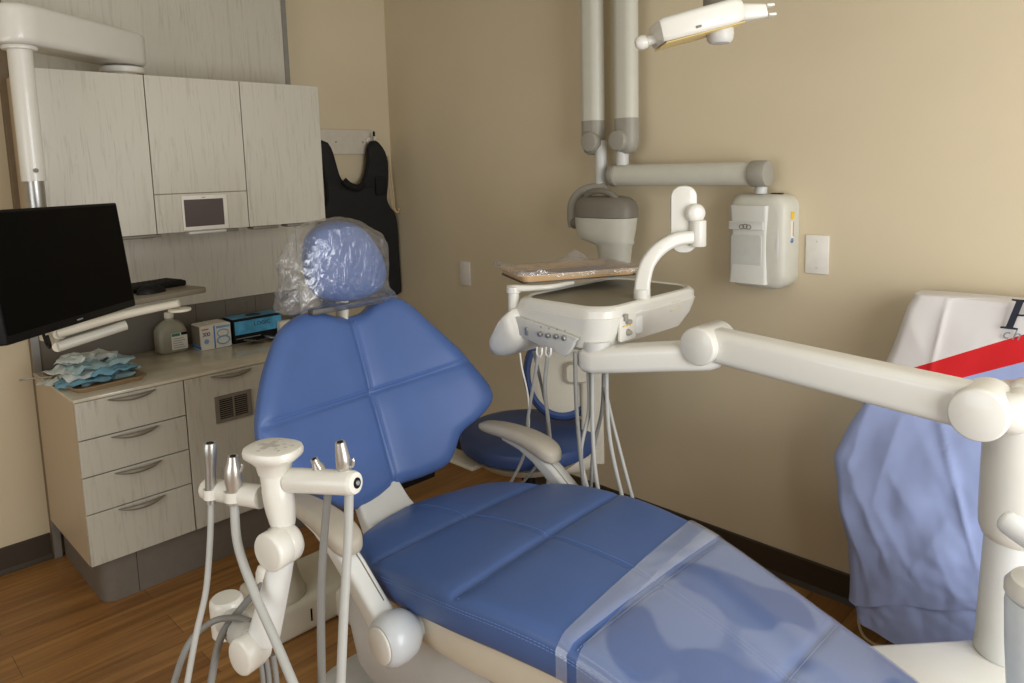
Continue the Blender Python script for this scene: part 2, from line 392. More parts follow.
# ------------------------------------------------------------------ base cabinets
FX = .67
ZB = .175; ZT = .792
d = [ZB, .373, .513, .651, ZT]
t = thing('base_cabinet', 'whitewashed oak base cabinet of four drawers beside the left wall', 'cabinet', (.38, -1.69, 0))
ya, yb = -1.88, -1.505
bm = nb(); box(bm, (.118, ya+.0, ZB), (FX-.019, ya+.018, ZT)); box(bm, (.118, yb-.0175, ZB), (FX-.019, yb-.0005, ZT)); box(bm, (.118, ya+.018, ZB), (FX-.019, yb-.018, ZB+.018)); box(bm, (.118, ya+.018, ZB+.018), (.13, yb-.018, ZT)); obj('body', bm, M_WOODS, t, 'warmer oak side', smooth=False)
for i in range(4):
    bm = nb(); box(bm, (FX-.018, ya+.001, d[i]+.002), (FX, yb-.0025, d[i+1]-.002), .0015); o = obj('drawer', bm, M_WOODF, t, smooth=False)
    bm = nb(); handle(bm, -1.775, -1.61, FX, d[i+1]-.012); obj('handle', bm, M_HANDLE, o)
t2 = thing('base_cabinet', 'whitewashed oak base cabinet door with a louvred vent and one handle', 'cabinet', (.38, -1.32, 0))
ya, yb = -1.504, -1.131
bm = nb(); box(bm, (.118, ya+.0005, ZB), (FX-.019, ya+.018, ZT)); box(bm, (.118, yb-.018, ZB), (FX-.019, yb-.0005, ZT)); box(bm, (.118, ya+.018, ZB), (FX-.019, yb-.018, ZB+.018)); obj('body', bm, M_WOODS, t2, smooth=False)
bm = nb(); box(bm, (FX-.018, ya+.001, ZB+.002), (FX, yb-.0025, ZT-.002), .0015); o = obj('door', bm, M_WOODF, t2, smooth=False)
bm = nb(); handle(bm, -1.40, -1.235, FX, ZT-.012); obj('handle', bm, M_HANDLE, o)
bm = nb(); vy0, vy1, vz0, vz1 = -1.393, -1.243, .585, .695
for a, b in (((vy0, vz0), (vy0+.016, vz1)), ((vy1-.016, vz0), (vy1, vz1)), ((vy0+.016, vz0), (vy1-.016, vz0+.014)), ((vy0+.016, vz1-.014), (vy1-.016, vz1)), (((vy0+vy1)/2-.003, vz0+.014), ((vy0+vy1)/2+.003, vz1-.014))): box(bm, (FX+.0002, a[0], a[1]), (FX+.007, b[0], b[1]))
vg = obj('vent_grille', bm, mat('vent_grey', (120, 112, 100), .5), o, smooth=False)
bm = nb(); box(bm, (FX+.0002, vy0+.016, vz0+.014), (FX+.001, vy1-.016, vz1-.014))
obj('vent_opening', bm, M_BLACK, o, smooth=False)
bm = nb()
for i in range(9):
    z = vz0+.0185+i*.0086; box(bm, (FX+.0012, vy0+.016, z), (FX+.0035, vy1-.016, z+.0030))
obj('louvre', bm, mat('vent_slat', (118, 110, 98), .5), o, smooth=False)
t3 = thing('base_cabinet', 'whitewashed oak base cabinet mostly hidden behind the chair backrest', 'cabinet', (.38, -.95, 0))
bm = nb(); box(bm, (.118, -1.1305, ZB), (FX-.019, -.78, ZT)); obj('body', bm, M_WOODS, t3, smooth=False)
bm = nb(); box(bm, (FX-.018, -1.1295, ZB+.002), (FX, -.78, ZT-.002), .0015); o = obj('door', bm, M_WOODF, t3, smooth=False)
bm = nb(); handle(bm, -1.04, -.87, FX, ZT-.012); obj('handle', bm, M_HANDLE, o)
# toe kick with rounded corner
bm = nb(); P = [(.118, -1.842)]+[(FX-.03-.05+.05*math.sin(a), -1.842+.05-.05*math.cos(a)) for a in [PI/2*i/8 for i in range(9)]]+[(FX-.03, -.80), (FX-.05, -.80)]+[(FX-.03-.05+.03*math.sin(a), -1.822+.05-.05*math.cos(a)) for a in [PI/2*(8-i)/8 for i in range(9)]]+[(.118, -1.822)]
loft(bm, [[Vector((x, y, z)) for x, y in P] for z in (.001, .174)])
tk = tag(obj('toe_kick', bm, M_TOE, None, angle=30), 'grey plinth with a rounded corner under the base cabinets', 'plinth')
bm = nb(); box(bm, (FX-.0302, -1.722, .002), (FX-.0292, -1.7205, .172)); obj('joint_line', bm, M_BLACK, tk, smooth=False)
# worktop
bm = nb(); box(bm, (.1165, -1.884, .7925), (FX+.004, -.775, .8055), .003); tag(obj('worktop', bm, M_TOP, None), 'pale polished stone-look worktop running over the base cabinets', 'worktop')

# ------------------------------------------------------------------ wall cabinets
UX = .5; UB, UT = 1.352, 1.966
def uppercab(ya, yb, label, mid=False):
    t = thing('wall_cabinet', label, 'cabinet', (.3, (ya+yb)/2, UB))
    bm = nb(); box(bm, (.112, ya+.0005, UB+.004), (UX-.019, yb-.0005, UT)); obj('body', bm, M_WOODS, t, smooth=False)
    z0 = 1.508 if mid else UB
    bm = nb(); box(bm, (UX-.018, ya+.0015, z0), (UX, yb-.002, UT), .0012); o = obj('door', bm, M_WOODF, t, smooth=False)
    return t, o
ys = [-1.862, -1.494, -1.115, -.743]
tL, dL = uppercab(ys[0], ys[1], 'left wall cabinet of whitewashed oak under the white monitor arm')
tM, dM = uppercab(ys[1], ys[2], 'middle wall cabinet with a shorter door above a small screen', True)
tR, dR = uppercab(ys[2], ys[3], 'right wall cabinet of whitewashed oak beside the black apron')
bm = nb(); box(bm, (UX-.018, ys[1]+.0015, UB), (UX, ys[2]-.002, 1.505), .0012); fp = obj('fascia_panel', bm, M_WOODF, tM, smooth=False)
bm = nb(); box(bm, (UX+.0003, -1.393, 1.356), (UX+.006, -1.208, 1.497), .002); sc = obj('screen_bezel', bm, M_CARDW, tM)
bm = nb(); box(bm, (UX+.0062, -1.385, 1.371), (UX+.0072, -1.225, 1.481)); obj('screen', bm, M_GREYSCR, tM, smooth=False)
bm = nb(); box(bm, (UX+.0062, -1.312, 1.4865), (UX+.0068, -1.298, 1.489)); obj('maker_mark', bm, M_XDARK, tM, smooth=False)
bm = nb(); box(bm, (UX-.04, -1.375, UB-.012), (UX+.012, -1.22, UB-.001), .004); obj('screen_shelf', bm, M_LGREY, tM)
for (a, b, tt) in ((-1.64, -1.475, dL), (-1.245, -1.16, tM), (-.94, -.83, dR), (-1.10, -.98, dR)):
    bm = nb(); box(bm, (UX-.06, a, UB-.014), (UX-.005 if tt is not dR else UX+.004, b, UB-.001), .005); obj('handle', bm, M_XDARK, tt)
bm = nb(); box(bm, (UX-.052, -1.55, UB-.016), (UX-.012, -1.497, UB-.0015), .006); obj('handle', bm, M_XDARK, tL)

# ------------------------------------------------------------------ monitor arm on cabinets
mt_ = at(122, 69, 2.92); pl = at(24, 90, 2.42)
t = thing('monitor_stand', 'thick white swing arm and pole standing on top of the left wall cabinet', 'monitor arm', (mt_.x, mt_.y, UT+.002))
bm = nb(); lathe(bm, (mt_.x, mt_.y, mt_.z-.02), (0, 0, 1), [(0, .076), (.004, .080), (.022, .080), (.026, .076)], n=48); obj('mount_disc', bm, M_WHITE, t)
bm = nb(); cyl(bm, (mt_.x, mt_.y, UT+.002), (mt_.x, mt_.y, mt_.z-.02), .06); obj('mount_post', bm, M_WHITE, t)
# arm: tall rounded beam, lofted between the mount and the pole
A = Vector((mt_.x, mt_.y, 0)); Bp = Vector((pl.x, pl.y, 0)); dv = (Bp-A).normalized(); sd = Vector((-dv.y, dv.x, 0)); Ln = (Bp-A).length
zt = at(14, 8, 2.42).z; zb = at(14, 47, 2.42).z; zt2 = at(128, 32, 2.9).z; zb2 = mt_.z+.012
rings = []
for s, hw, a in [(-.085, .02, .75), (-.075, .05, .45), (-.05, .075, .15), (0, .085, 0), (Ln*.5, .082, 0), (Ln, .08, 0), (Ln+.05, .07, .12), (Ln+.075, .045, .35), (Ln+.083, .015, .65)]:
    f = max(0, min(1, s/Ln)); top = zt2*(1-f)+zt*f-a*.02; bot = zb2*(1-f)+zb*f
    rings.append([A+dv*s+sd*p[0]+Vector((0, 0, p[1])) for p in rrect(-hw, hw, bot, top, .022, 5)])
bm = nb(); loft(bm, rings); obj('swing_beam', bm, M_WHITE, t)
bm = nb(); cyl(bm, (pl.x, pl.y, zb-.014), (pl.x, pl.y, zb), .052, bev=.004); obj('collar', bm, M_WHITE, t)
zs = at(42, 181, 2.42).z
bm = nb(); cyl(bm, (pl.x, pl.y, zs), (pl.x, pl.y, zb-.014), .036); obj('pole_sleeve', bm, M_WHITE, t)
bm = nb(); cyl(bm, (pl.x, pl.y, zs-.52), (pl.x, pl.y, zs), .029); obj('pole', bm, M_STEEL, t, 'bright steel tube')
bm = nb(); cyl(bm, (pl.x+.036, pl.y+.0, zs+.035), (pl.x+.046, pl.y, zs+.035), .007, n=16, bev=.001); obj('set_screw', bm, M_XDARK, t)
PLX, PLY = pl.x, pl.y
# monitor
TR, BR, TL, BL = at(120, 206, 2.3), at(133, 303, 2.3), at(-14, 216, 1.75), at(1, 342, 1.75)
cen = (TR+BR+TL+BL)/4; ex = ((TR-TL)+(BR-BL)).normalized(); nz = ex.cross((TR-BR)+(TL-BL)).normalized(); ey = nz.cross(ex).normalized()
if nz.dot(CAM-cen) < 0: nz = -nz
W, H = .555, .328
t = thing('monitor', 'large black flat computer monitor hanging from the steel pole, screen off', 'monitor', tuple(cen-ey*H/2))
bm = nb(); P = rrect(-W/2, W/2, -H/2, H/2, .006, 3); prism(bm, P, cen-nz*.03-nz*.001, ex, ey, nz, .03, .003); obj('housing', bm, M_BLACK, t)
bm = nb(); P = rrect(-W/2+.008, W/2-.008, -H/2+.022, H/2-.008, .001, 2); prism(bm, P, cen-nz*.0005, ex, ey, nz, .0012); obj('screen', bm, M_SCREEN, t)
bm = nb(); prism(bm, rrect(-.013, .013, -.002, .002, .001, 2), cen-ey*(H/2-.011)+nz*.0002, ex, ey, nz, .0005); obj('maker_mark', bm, mat('mark_grey', (120, 120, 120), .5), t)
pb = Vector((PLX, PLY, cen.z-.02))
bm = nb(); tube(bm, [cen-nz*.031, cen-nz*.09, pb+(cen-pb).normalized()*.02], .022, n=16, k=6); obj('mount_neck', bm, M_BLACK, t)
bm = nb(); q = at(46, 342, 1.92); tube(bm, [q+Vector((-.02, 0, .02)), q+Vector((-.018, .005, -.008)), q+Vector((0, .006, -.016)), q+Vector((.016, .005, -.006)), q+Vector((.018, 0, .02))], .004, n=8); obj('cable', bm, M_BLACK, t)

# keyboard shelf and arms, hung from the pole
sh = 1.15
t = thing('keyboard_shelf', 'grey keyboard shelf on a pale arm in front of the oak panel', 'shelf', (PLX, PLY, 1.05))
tip = on(208, 287, 2, sh); bk = on(186, 281, 2, sh); fr = on(134, 300, 2, sh)
bm = nb(); e1 = (tip-fr).normalized(); L1 = .62; e2 = (bk-tip); e2 = (e2-e1*e2.dot(e1)); W1 = .28; e2.normalize()
prism(bm, rrect(-L1, 0, 0, W1, .02, 4), (tip.x, tip.y, sh-.02), e1, e2, (0, 0, 1), .02, .003); obj('shelf_top', bm, M_KBDSH, t)
kk = at(179, 302, 2.45)
bm = nb(); cyl(bm, (kk.x, kk.y, kk.z-.022), (kk.x, kk.y, sh-.021), .036, bev=.003); obj('pivot', bm, M_CREAM, t)
bm = nb(); tube(bm, [(kk.x, kk.y, kk.z-.004), at(120, 316, 2.42), at(60, 333, 2.4)], [.012, .014, .016], n=20); obj('arm', bm, M_CREAM, t)
bm = nb(); a = at(58, 347, 2.36); b = at(126, 325, 2.50); tube(bm, [a, (a+b)/2, b], .0165, n=20); obj('lower_arm', bm, M_XRAY, t)
bm = nb(); cyl(bm, (PLX, PLY, 1.03), (PLX, PLY, 1.16), .034, bev=.004); obj('pole_clamp', bm, M_CREAM, t)
bm = nb(); tube(bm, [(PLX, PLY, 1.1), at(60, 334, 2.4)], .02, n=16); tube(bm, [(PLX, PLY, 1.05), a], .016, n=16); obj('link', bm, M_CREAM, t)
kb = tip-e1*.10+e2*.145
t = thing('keyboard', 'black keyboard lying on the grey shelf beside the monitor', 'keyboard', (kb.x, kb.y, sh))
bm = nb(); prism(bm, rrect(-.32, .10, -.02, .10, .01, 4), (kb.x, kb.y, sh+.0005), e1, e2, (0, 0, 1), .020, .004); obj('keyboard_case', bm, M_BLACK, t)
bm = nb(); mt = Matrix((e1, e2, Vector((0, 0, 1)))).transposed().to_4x4()
for r in range(5):
    for c in range(18):
        p = Vector((kb.x, kb.y, sh+.0225))+e1*(-.308+c*.0222+.5*.022)+e2*(-.008+r*.0215+.009); m2 = mt.copy(); m2.translation = p; boxm(bm, (.018, .017, .004), m2, .001, 1)
ko = obj('keys', bm, M_KEYS, t); ko['kind'] = 'stuff'
ms = tip-e1*.235+e2*.06
ms = on(151, 289, 2, sh+.015)
bm = nb(); rings = []
for i in range(13):
    u = -1+2*i/12; w = .032*math.sqrt(max(0.02, 1-u*u)); h = .031*math.sqrt(max(0.01, 1-(u*.98)**2))*(1-.15*u)
    rings.append([Vector((ms.x, ms.y, sh+.001))+e1*u*.056+e2*(w*math.cos(a))+Vector((0, 0, max(0, h*math.sin(a)))) for a in [PI*j/14 for j in range(15)]]+[Vector((ms.x, ms.y, sh+.001))+e1*u*.056])
loft(bm, rings); tag(obj('computer_mouse', bm, M_BLACK, None), 'black computer mouse in front of the keyboard on the shelf', 'mouse')

# ------------------------------------------------------------------ things on the worktop
WT = .8062
t = thing('mask_tray', 'shallow tan tray at the left end of the worktop holding masks', 'tray', (.36, -1.74, WT))
tc = [on(43, 378, 2, WT), on(78, 393, 2, WT), on(139, 374, 2, WT), on(104, 360, 2, WT)]
tcx = Vector((.36, -1.735, WT)); 
def trayshape(bm, cx, cy, z, w, l, h, rot, wall=.006, r=.03, thick=.003):
    ex = Vector((math.cos(rot), math.sin(rot), 0)); ey = Vector((-math.sin(rot), math.cos(rot), 0)); o = Vector((cx, cy, z))
    def ring(ins, zz, rr): return [o+ex*p[0]+ey*p[1]+Vector((0, 0, zz)) for p in rrect(-w/2+ins, w/2-ins, -l/2+ins, l/2-ins, rr, 6)]
    loft(bm, [ring(.012, 0, r), ring(0.002, h-.003, r), ring(-.004, h-.003, r+.004), ring(-.004, h, r+.004), ring(.003, h, r), ring(.013, thick, r), ], caps=True)
bm = nb(); trayshape(bm, .425, -1.745, WT, .37, .25, .02, math.radians(4)); obj('tray_pan', bm, M_TRAY2, t)
bm = nb(); q = on(45, 378, 2, .83); tube(bm, [q+Vector((-.02, -.01, 0)), q+Vector((-.05, -.06, .0)), q+Vector((-.035, -.07, .0)), q+Vector((-.005, -.02, .004)), q+Vector((.02, .02, .004))], .0025, n=8); obj('wire_clip', bm, M_STEEL, t, 'bent wire at the corner of the tray')
# masks: folded packets, each with its own crumple
def packet(cx, cy, z, w, l, rot, h, seed, m, label, tilt=0):
    bm = nb(); nx, ny = 18, 12; rs = random.Random(seed); off = Vector((rs.uniform(0, 50), rs.uniform(0, 50), 0)); ca, sa = math.cos(rot), math.sin(rot)
    g = {}
    for i in range(nx+1):
        for j in range(ny+1):
            u = (i/nx-.5)*w; v = (j/ny-.5)*l
            e = 1-max(abs(i/nx-.5), abs(j/ny-.5))*2
            n1 = mn.noise(Vector((u*24, v*24, 0))+off); n2 = mn.noise(Vector((u*60, v*60, 5))+off)
            k = 1+.10*mn.noise(Vector((u*12, v*12, 9))+off)
            top = z+h*(.3+.7*min(1, e*4))+.019*n1+.008*n2+tilt*u+.0016*math.sin(v*260)*min(1, e*5)
            for s in (0, 1):
                g[i, j, s] = bm.verts.new((cx+(u*ca-v*sa)*k, cy+(u*sa+v*ca)*k, max(WT+.0045, top if s else top-h*.8*min(1, e*5)-.0012)))
    for i in range(nx):
        for j in range(ny):
            bm.faces.new((g[i, j, 1], g[i+1, j, 1], g[i+1, j+1, 1], g[i, j+1, 1])); bm.faces.new((g[i, j, 0], g[i, j+1, 0], g[i+1, j+1, 0], g[i+1, j, 0]))
    for i in range(nx):
        bm.faces.new((g[i, 0, 0], g[i+1, 0, 0], g[i+1, 0, 1], g[i, 0, 1])); bm.faces.new((g[i+1, ny, 0], g[i, ny, 0], g[i, ny, 1], g[i+1, ny, 1]))
    for j in range(ny):
        bm.faces.new((g[0, j+1, 0], g[0, j, 0], g[0, j, 1], g[0, j+1, 1])); bm.faces.new((g[nx, j, 0], g[nx, j+1, 0], g[nx, j+1, 1], g[nx, j, 1]))
    return tag(obj('packaged_mask', bm, m, None), label, 'mask', 'packaged masks heaped on the tan tray')
MP = [(.40, -1.69, .81, .10, .17, .1, M_PAPERBLUE), (.33, -1.77, .812, .11, .16, .5, M_PAPERW), (.42, -1.75, .818, .10, .18, -.2, M_TEAL), (.36, -1.66, .822, .10, .17, .2, M_PAPERBLUE),
      (.40, -1.72, .834, .10, .19, .05, M_PAPERW), (.33, -1.70, .840, .11, .18, .4, M_PAPERBLUE), (.43, -1.67, .838, .07, .15, -.1, M_TEAL), (.36, -1.76, .850, .10, .16, .7, M_PAPERW), (.40, -1.70, .856, .09, .20, .1, M_PAPERBLUE), (.33, -1.71, .868, .10, .18, -.3, M_PAPERW), (.37, -1.76, .880, .09, .10, .9, M_PAPERW)]
ML = 'folded face mask in the heap on the tan tray'
MLS = ['face mask at the very bottom of the heap on the tan tray', 'face mask low at the left wall side of the tray heap', 'face mask low at the front of the tray heap', 'face mask low at the bottle side of the tray heap', 'face mask across the middle of the tray heap', 'face mask in the middle of the heap, left half', 'face mask sticking out at the bottle side of the heap', 'face mask askew in the upper left of the heap', 'face mask just under the top ones of the heap', 'face mask second from the top of the tray heap', 'crumpled face mask on the very top of the tray heap']
names = {M_PAPERBLUE.name: 'pale blue', M_PAPERW.name: 'whitish', M_TEAL.name: 'deeper teal blue'}
for i, (x, y, z, w, l, r, m) in enumerate(MP): packet(.425+(x-.37)*1.15, -1.745+(y+1.71)*1.15, .808+(z-.81)*1.22, w*1.25, l*1.1, r, .016, i+3, m, names[m.name]+' '+MLS[i])
bm = nb(); q = on(103, 374, 0, .47); box(bm, (q.x-.012, q.y-.006, q.z-.003), (q.x-.004, q.y+.006, q.z+.003), .001); tag(obj('red_tag', bm, M_RED, None), 'tiny red tag stuck in the blue masks on the tray', 'tag')

# bottle
t = thing('plastic_bottle', 'cloudy gallon-style plastic bottle with white cap on the worktop', 'bottle', (.215, -1.37, WT))
bx, by = .205, -1.375
bm = nb(); rings = [[Vector((bx, by, WT+z))+Vector((p[0], p[1], 0)) for p in rrect(-a, a, -b, b, r, 6)] for z, a, b, r in ((0, .036, .058, .02), (.006, .040, .062, .02), (.095, .040, .062, .022), (.118, .034, .054, .026), (.135, .024, .036, .022), (.143, .017, .02, .0165), (.150, .016, .018, .0158))]
loft(bm, rings); obj('bottle_body', bm, M_BOTTLE, t)
bm = nb(); cyl(bm, (bx, by, WT+.1505), (bx, by, WT+.176), .0195, n=28, bev=.003); obj('cap', bm, M_CARDW, t, 'white screw cap')
bm = nb(); box(bm, (bx+.0403, by-.012, WT+.012), (bx+.0412, by+.056, WT+.085)); lb = obj('label_sticker', bm, M_CARDW, t, smooth=False)
bm = nb(); box(bm, (bx+.0413, by-.010, WT+.072), (bx+.0417, by+.025, WT+.084)); obj('green_band', bm, M_GREEN, lb, smooth=False)
bm = nb(); box(bm, (bx+.0413, by+.030, WT+.074), (bx+.0417, by+.056, WT+.086)); obj('black_band', bm, M_BLACK, lb, smooth=False)
bm = nb()
for i in range(5): box(bm, (bx+.0413, by-.006, WT+.02+i*.010), (bx+.0416, by+.045-.006*(i % 3), WT+.0225+i*.010))
obj('text_lines', bm, M_INKG, lb, smooth=False)
# cotton box "300"
t = thing('carton', 'white and blue carton marked 300 beside the bottle', 'box', (.27, -1.24, WT))
cx0, cx1, cy0, cy1, ch = .215, .315, -1.288, -1.152, .108
bm = nb(); box(bm, (cx0, cy0, WT), (cx1, cy1, WT+ch), .0015); obj('carton_body', bm, M_CARDW, t, smooth=False)
bm = nb(); box(bm, (cx0+.002, cy0-.0012, WT+.02), (cx1-.01, cy0-.0001, WT+ch-.002)); obj('side_print', bm, M_CARDG, t, smooth=False)
bm = nb(); box(bm, (cx0+.002, cy0-.0012, WT+.004), (cx1-.004, cy0-.0001, WT+.019)); obj('side_stripe', bm, M_BLUEINK, t, smooth=False)
bm = nb(); box(bm, (cx1+.0001, cy0+.058, WT+.002), (cx1+.0009, cy0+.064, WT+ch-.004)); obj('blue_stripe', bm, M_BLUEINK, t, smooth=False)
bm = text_bm('300', .026, (cx1+.0006, cy0+.007, WT+.062), (0, 1, 0), (0, 0, 1), space=.86); obj('number', bm, mat('navy_ink', (40, 60, 120), .6), t, smooth=False)
bm = nb(); box(bm, (cx1+.0001, cy0+.007, WT+.09), (cx1+.0008, cy0+.036, WT+.096)); obj('red_words', bm, mat('dull_red', (190, 110, 100), .6), t, smooth=False)
bm = nb(); lathe(bm, (cx1+.0003, cy0+.024, WT+.038), (1, 0, 0), [(0, .011), (.0006, .011)], n=24); obj('drop_print', bm, M_LBLUE, t)
bm = nb()
for k, (yy, zz, ra) in enumerate(((.099, .066, .026), (.100, .034, .029))):
    P = [(cx1+.001, cy0+yy+ra*math.cos(a)*.95, WT+zz+ra*.62*math.sin(a)) for a in [2*PI*i/28 for i in range(29)]]; tube(bm, P, .0022+.001*k, n=6, k=1)
box(bm, (cx1+.0001, cy0+.07, WT+.090), (cx1+.0009, cy0+.132, WT+.100))
obj('swirl_print', bm, M_LBLUE, t)
bm = nb(); box(bm, (cx0, cy0+.006, WT+ch), (cx1, cy1-.01, WT+ch+.002)); box(bm, (cx0+.01, cy0+.05, WT+ch+.002), (cx1+.003, cy1-.02, WT+ch+.006)); obj('open_flap', bm, M_CARDW, t, smooth=False)
# glove box LOGIC
t = thing('glove_box', 'blue and black glove box with the word LOGIC on its front', 'box', (.27, -1.01, WT))
gx0, gx1, gy0, gy1, gh = .20, .30, -1.135, -.895, .112
bm = nb(); box(bm, (gx0, gy0, WT), (gx1, gy1, WT+gh), .002); obj('box_body', bm, M_BLACK, t, smooth=False)
bm = nb(); box(bm, (gx1+.0001, gy0+.008, WT+.038), (gx1+.0009, gy1-.002, WT+gh-.012)); obj('blue_front', bm, M_GLOVEB, t, smooth=False)
bm = nb(); box(bm, (gx0+.002, gy0+.002, WT+gh), (gx1-.002, gy1-.002, WT+gh+.001)); obj('blue_top', bm, M_GLOVEB, t, smooth=False)
bm = nb(); lathe(bm, ((gx0+gx1)/2, (gy0+gy1)/2, WT+gh+.001), (0, 0, 1), [(0, .035), (.001, .036)], n=30); obj('opening', bm, M_INK, t)
bm = text_bm('LOGIC', .026, (gx1+.0012, gy0+.10, WT+.070), (0, 1, 0), (0, 0, 1), space=1.05); obj('lettering', bm, M_INK, t, smooth=False)
bm = nb(); box(bm, (gx1+.0001, gy0+.012, WT+.018), (gx1+.0008, gy0+.13, WT+.022)); obj('small_print', bm, M_INKG, t, smooth=False)
bm = nb(); box(bm, (.305, -.925, WT), (.335, -.86, WT+.072), .002); t = tag(obj('small_carton', bm, M_CARDW, None, smooth=False), 'small white carton at the right end of the glove box', 'box')
for i, (x, y, r, m, lb) in enumerate(((.365, -1.07, .3, M_SAGE, 'silvery packet lying in front of the glove box, left one'), (.36, -.98, -.25, M_SAGE, 'silvery packet in front of the glove box lettering, right one'))):
    bm = nb(); mm = Matrix.Rotation(r, 4, 'Z') @ Matrix.Rotation(math.radians(-14), 4, 'X'); mm.translation = Vector((x, y, WT+.0145)); boxm(bm, (.06, .07, .008), mm, .003)
    tag(obj('foil_packet', bm, m, None), lb, 'packet', 'foil packets by the glove box')

# ------------------------------------------------------------------ hook rail and apron on left wall
t = thing('hook_rail', 'pale board with coat hooks on the wall left of the corner', 'hook rail', (0, -.35, 1.67))
bm = nb(); box(bm, (.0005, -.62, 1.672), (.018, -.112, 1.806), .003); obj('board', bm, mat('rail_paint', (204, 196, 180), .5), t, smooth=False)
for y in (-.16, -.52):
    bm = nb(); cyl(bm, (.018, y, 1.745), (.03, y, 1.745), .02, n=20, bev=.003); tube(bm, [(.03, y, 1.745), (.055, y, 1.742), (.075, y, 1.752), (.08, y, 1.768)], [.009, .008, .007, .009], n=12); obj('hook', bm, M_PLATE, t)
for y in (-.37, -.20):
    bm = nb(); cyl(bm, (.018, y, 1.738), (.0195, y, 1.738), .006, n=14); obj('screw', bm, M_XGREY, t)
t = thing('lead_apron', 'black lead apron hanging from the hook rail beside the room corner', 'apron', (.05, -.26, .86))
ap = [(-.155, 1.74), (-.112, 1.71), (-.084, 1.665), (-.072, 1.60), (-.08, 1.50), (-.092, 1.42), (-.075, 1.37), (-.04, 1.32), (-.028, 1.24), (-.026, 1.05), (-.026, .88), (-.05, .865), (-.25, .862), (-.45, .862), (-.515, .875), (-.52, 1.05), (-.515, 1.28), (-.50, 1.36), (-.465, 1.42), (-.465, 1.52), (-.485, 1.62), (-.50, 1.70), (-.47, 1.735), (-.435, 1.70), (-.41, 1.62), (-.385, 1.54), (-.34, 1.50), (-.29, 1.485), (-.25, 1.50), (-.215, 1.555), (-.195, 1.63), (-.19, 1.70)]
O = smooth_closed(ap, 200)
bm = nb(); rr = []
cc = (-.27, 1.2)
for s, zz in ((1, -.012), (1, .012)):
    rr.append([Vector((.052+zz+.010*mn.noise(Vector((y*7, z*2, 0))), y, z)) for y, z in O])
vr = loft(bm, rr, caps=False)
from mathutils.geometry import tessellate_polygon
for tri in tessellate_polygon([[Vector((y, z, 0)) for y, z in O]]):
    for R in vr: bm.faces.new([R[i] for i in tri])
obj('apron_body', bm, M_APRON, t, smooth=True, angle=50)
bm = nb(); tube(bm, [(.052+.010*mn.noise(Vector((y*7, z*2, 0))), y, z) for y, z in O[::2]]+[(.052+.010*mn.noise(Vector((O[0][0]*7, O[0][1]*2, 0))), O[0][0], O[0][1])], .0125, n=8, k=1); obj('edge_binding', bm, M_APRONE, t)
bm = nb(); prism(bm, rrect(-.165, -.09, 1.44, 1.545, .01), (.064, 0, 0), (0, 1, 0), (0, 0, 1), (1, 0, 0), .012, .003); obj('buckle_patch', bm, M_APRONE, t)
bm = nb(); tube(bm, [(.06, -.155, 1.735), (.07, -.158, 1.79), (.073, -.16, 1.765), (.064, -.165, 1.71)], .006, n=8); obj('hanging_loop', bm, M_APRONE, t)
bm = nb(); tube(bm, [(.07, -.37, 1.53), (.085, -.34, 1.50), (.09, -.29, 1.487), (.085, -.25, 1.51)], .02, n=12, flat=.5); obj('collar_roll', bm, M_APRONE, t)
for i, (yy, zz) in enumerate(((-.05, 1.36), (-.035, 1.30))):
    pass
bm = nb(); tube(bm, [(.05, -.055, 1.66), (.055, -.045, 1.55), (.05, -.03, 1.43), (.06, -.035, 1.36), (.065, -.012, 1.335), (.05, -.008, 1.36)], .005, n=8)
tube(bm, [(.055, -.05, 1.60), (.06, -.062, 1.48), (.06, -.05, 1.38), (.075, -.03, 1.335), (.08, -.012, 1.36)], .004, n=8)
tag(obj('tie_cord', bm, M_CORD, None), 'thin beige cord hanging in the room corner right of the apron', 'cord')

# ------------------------------------------------------------------ x-ray unit on back wall
t = thing('xray_control_box', 'grey wall-mounted x-ray control box with three-loop emblem', 'control box', (2.335, 0, 1.125))
def slab(bm, x0, x1, z0, z1, yb, yf, r, bev, mi=0, n=8):
    rs = []
    for y, ins in ((yb, 0), (yf+bev, 0), (yf+bev*.45, bev*.15), (yf+bev*.12, bev*.5), (yf, bev)):
        rs.append([Vector((p[0], y, p[1])) for p in rrect(x0+ins, x1-ins, z0+ins, z1-ins, r, n)])
    loft(bm, rs, mi=mi)
bm = nb(); slab(bm, 2.212, 2.434, 1.125, 1.462, -.0005, -.112, .05, .03); obj('housing', bm, M_XRAY, t)
bm = nb()
rs = []
for i in range(21):
    u = i/20; z = 1.143+u*.280; dep = .112-.008*math.sin(PI*min(1, u*1.02)); x0 = 2.226+.006*math.sin(PI*u); x1 = 2.372-.004*math.sin(PI*u)
    rs.append([Vector((x, y, z)) for x, y in [(p[0], p[1]) for p in rrect(x0, x1, -dep-.012, -.09, .012, 4)]])
loft(bm, rs); obj('front_cover', bm, mat('xray_panel', (206, 206, 196), .4, var=.01), t)
bm = nb(); prism(bm, rrect(2.226, 2.358, 1.336, 1.366, .004, 3), (0, -.1165, 0), (1, 0, 0), (0, 0, 1), (0, -1, 0), .008, .002); bd = obj('badge_strip', bm, M_LGREY, t)
bm = nb()
for k in range(3):
    cx = 2.2785+k*.0135; cz = 1.347+(.002 if k == 1 else 0)
    tube(bm, [(cx+.0085*math.cos(a), -.1255, cz+.0078*math.sin(a)) for a in [2*PI*i/20 for i in range(21)]], .0014, n=6, k=1)
obj('loop_emblem', bm, M_XDARK, bd, 'three interlocking dark loops')
bm = nb(); slab(bm, 2.232, 2.352, 1.15, 1.32, -.114, -.1185, .012, .003); obj('recess_panel', bm, mat('xray_recess', (190, 190, 182), .45), t)
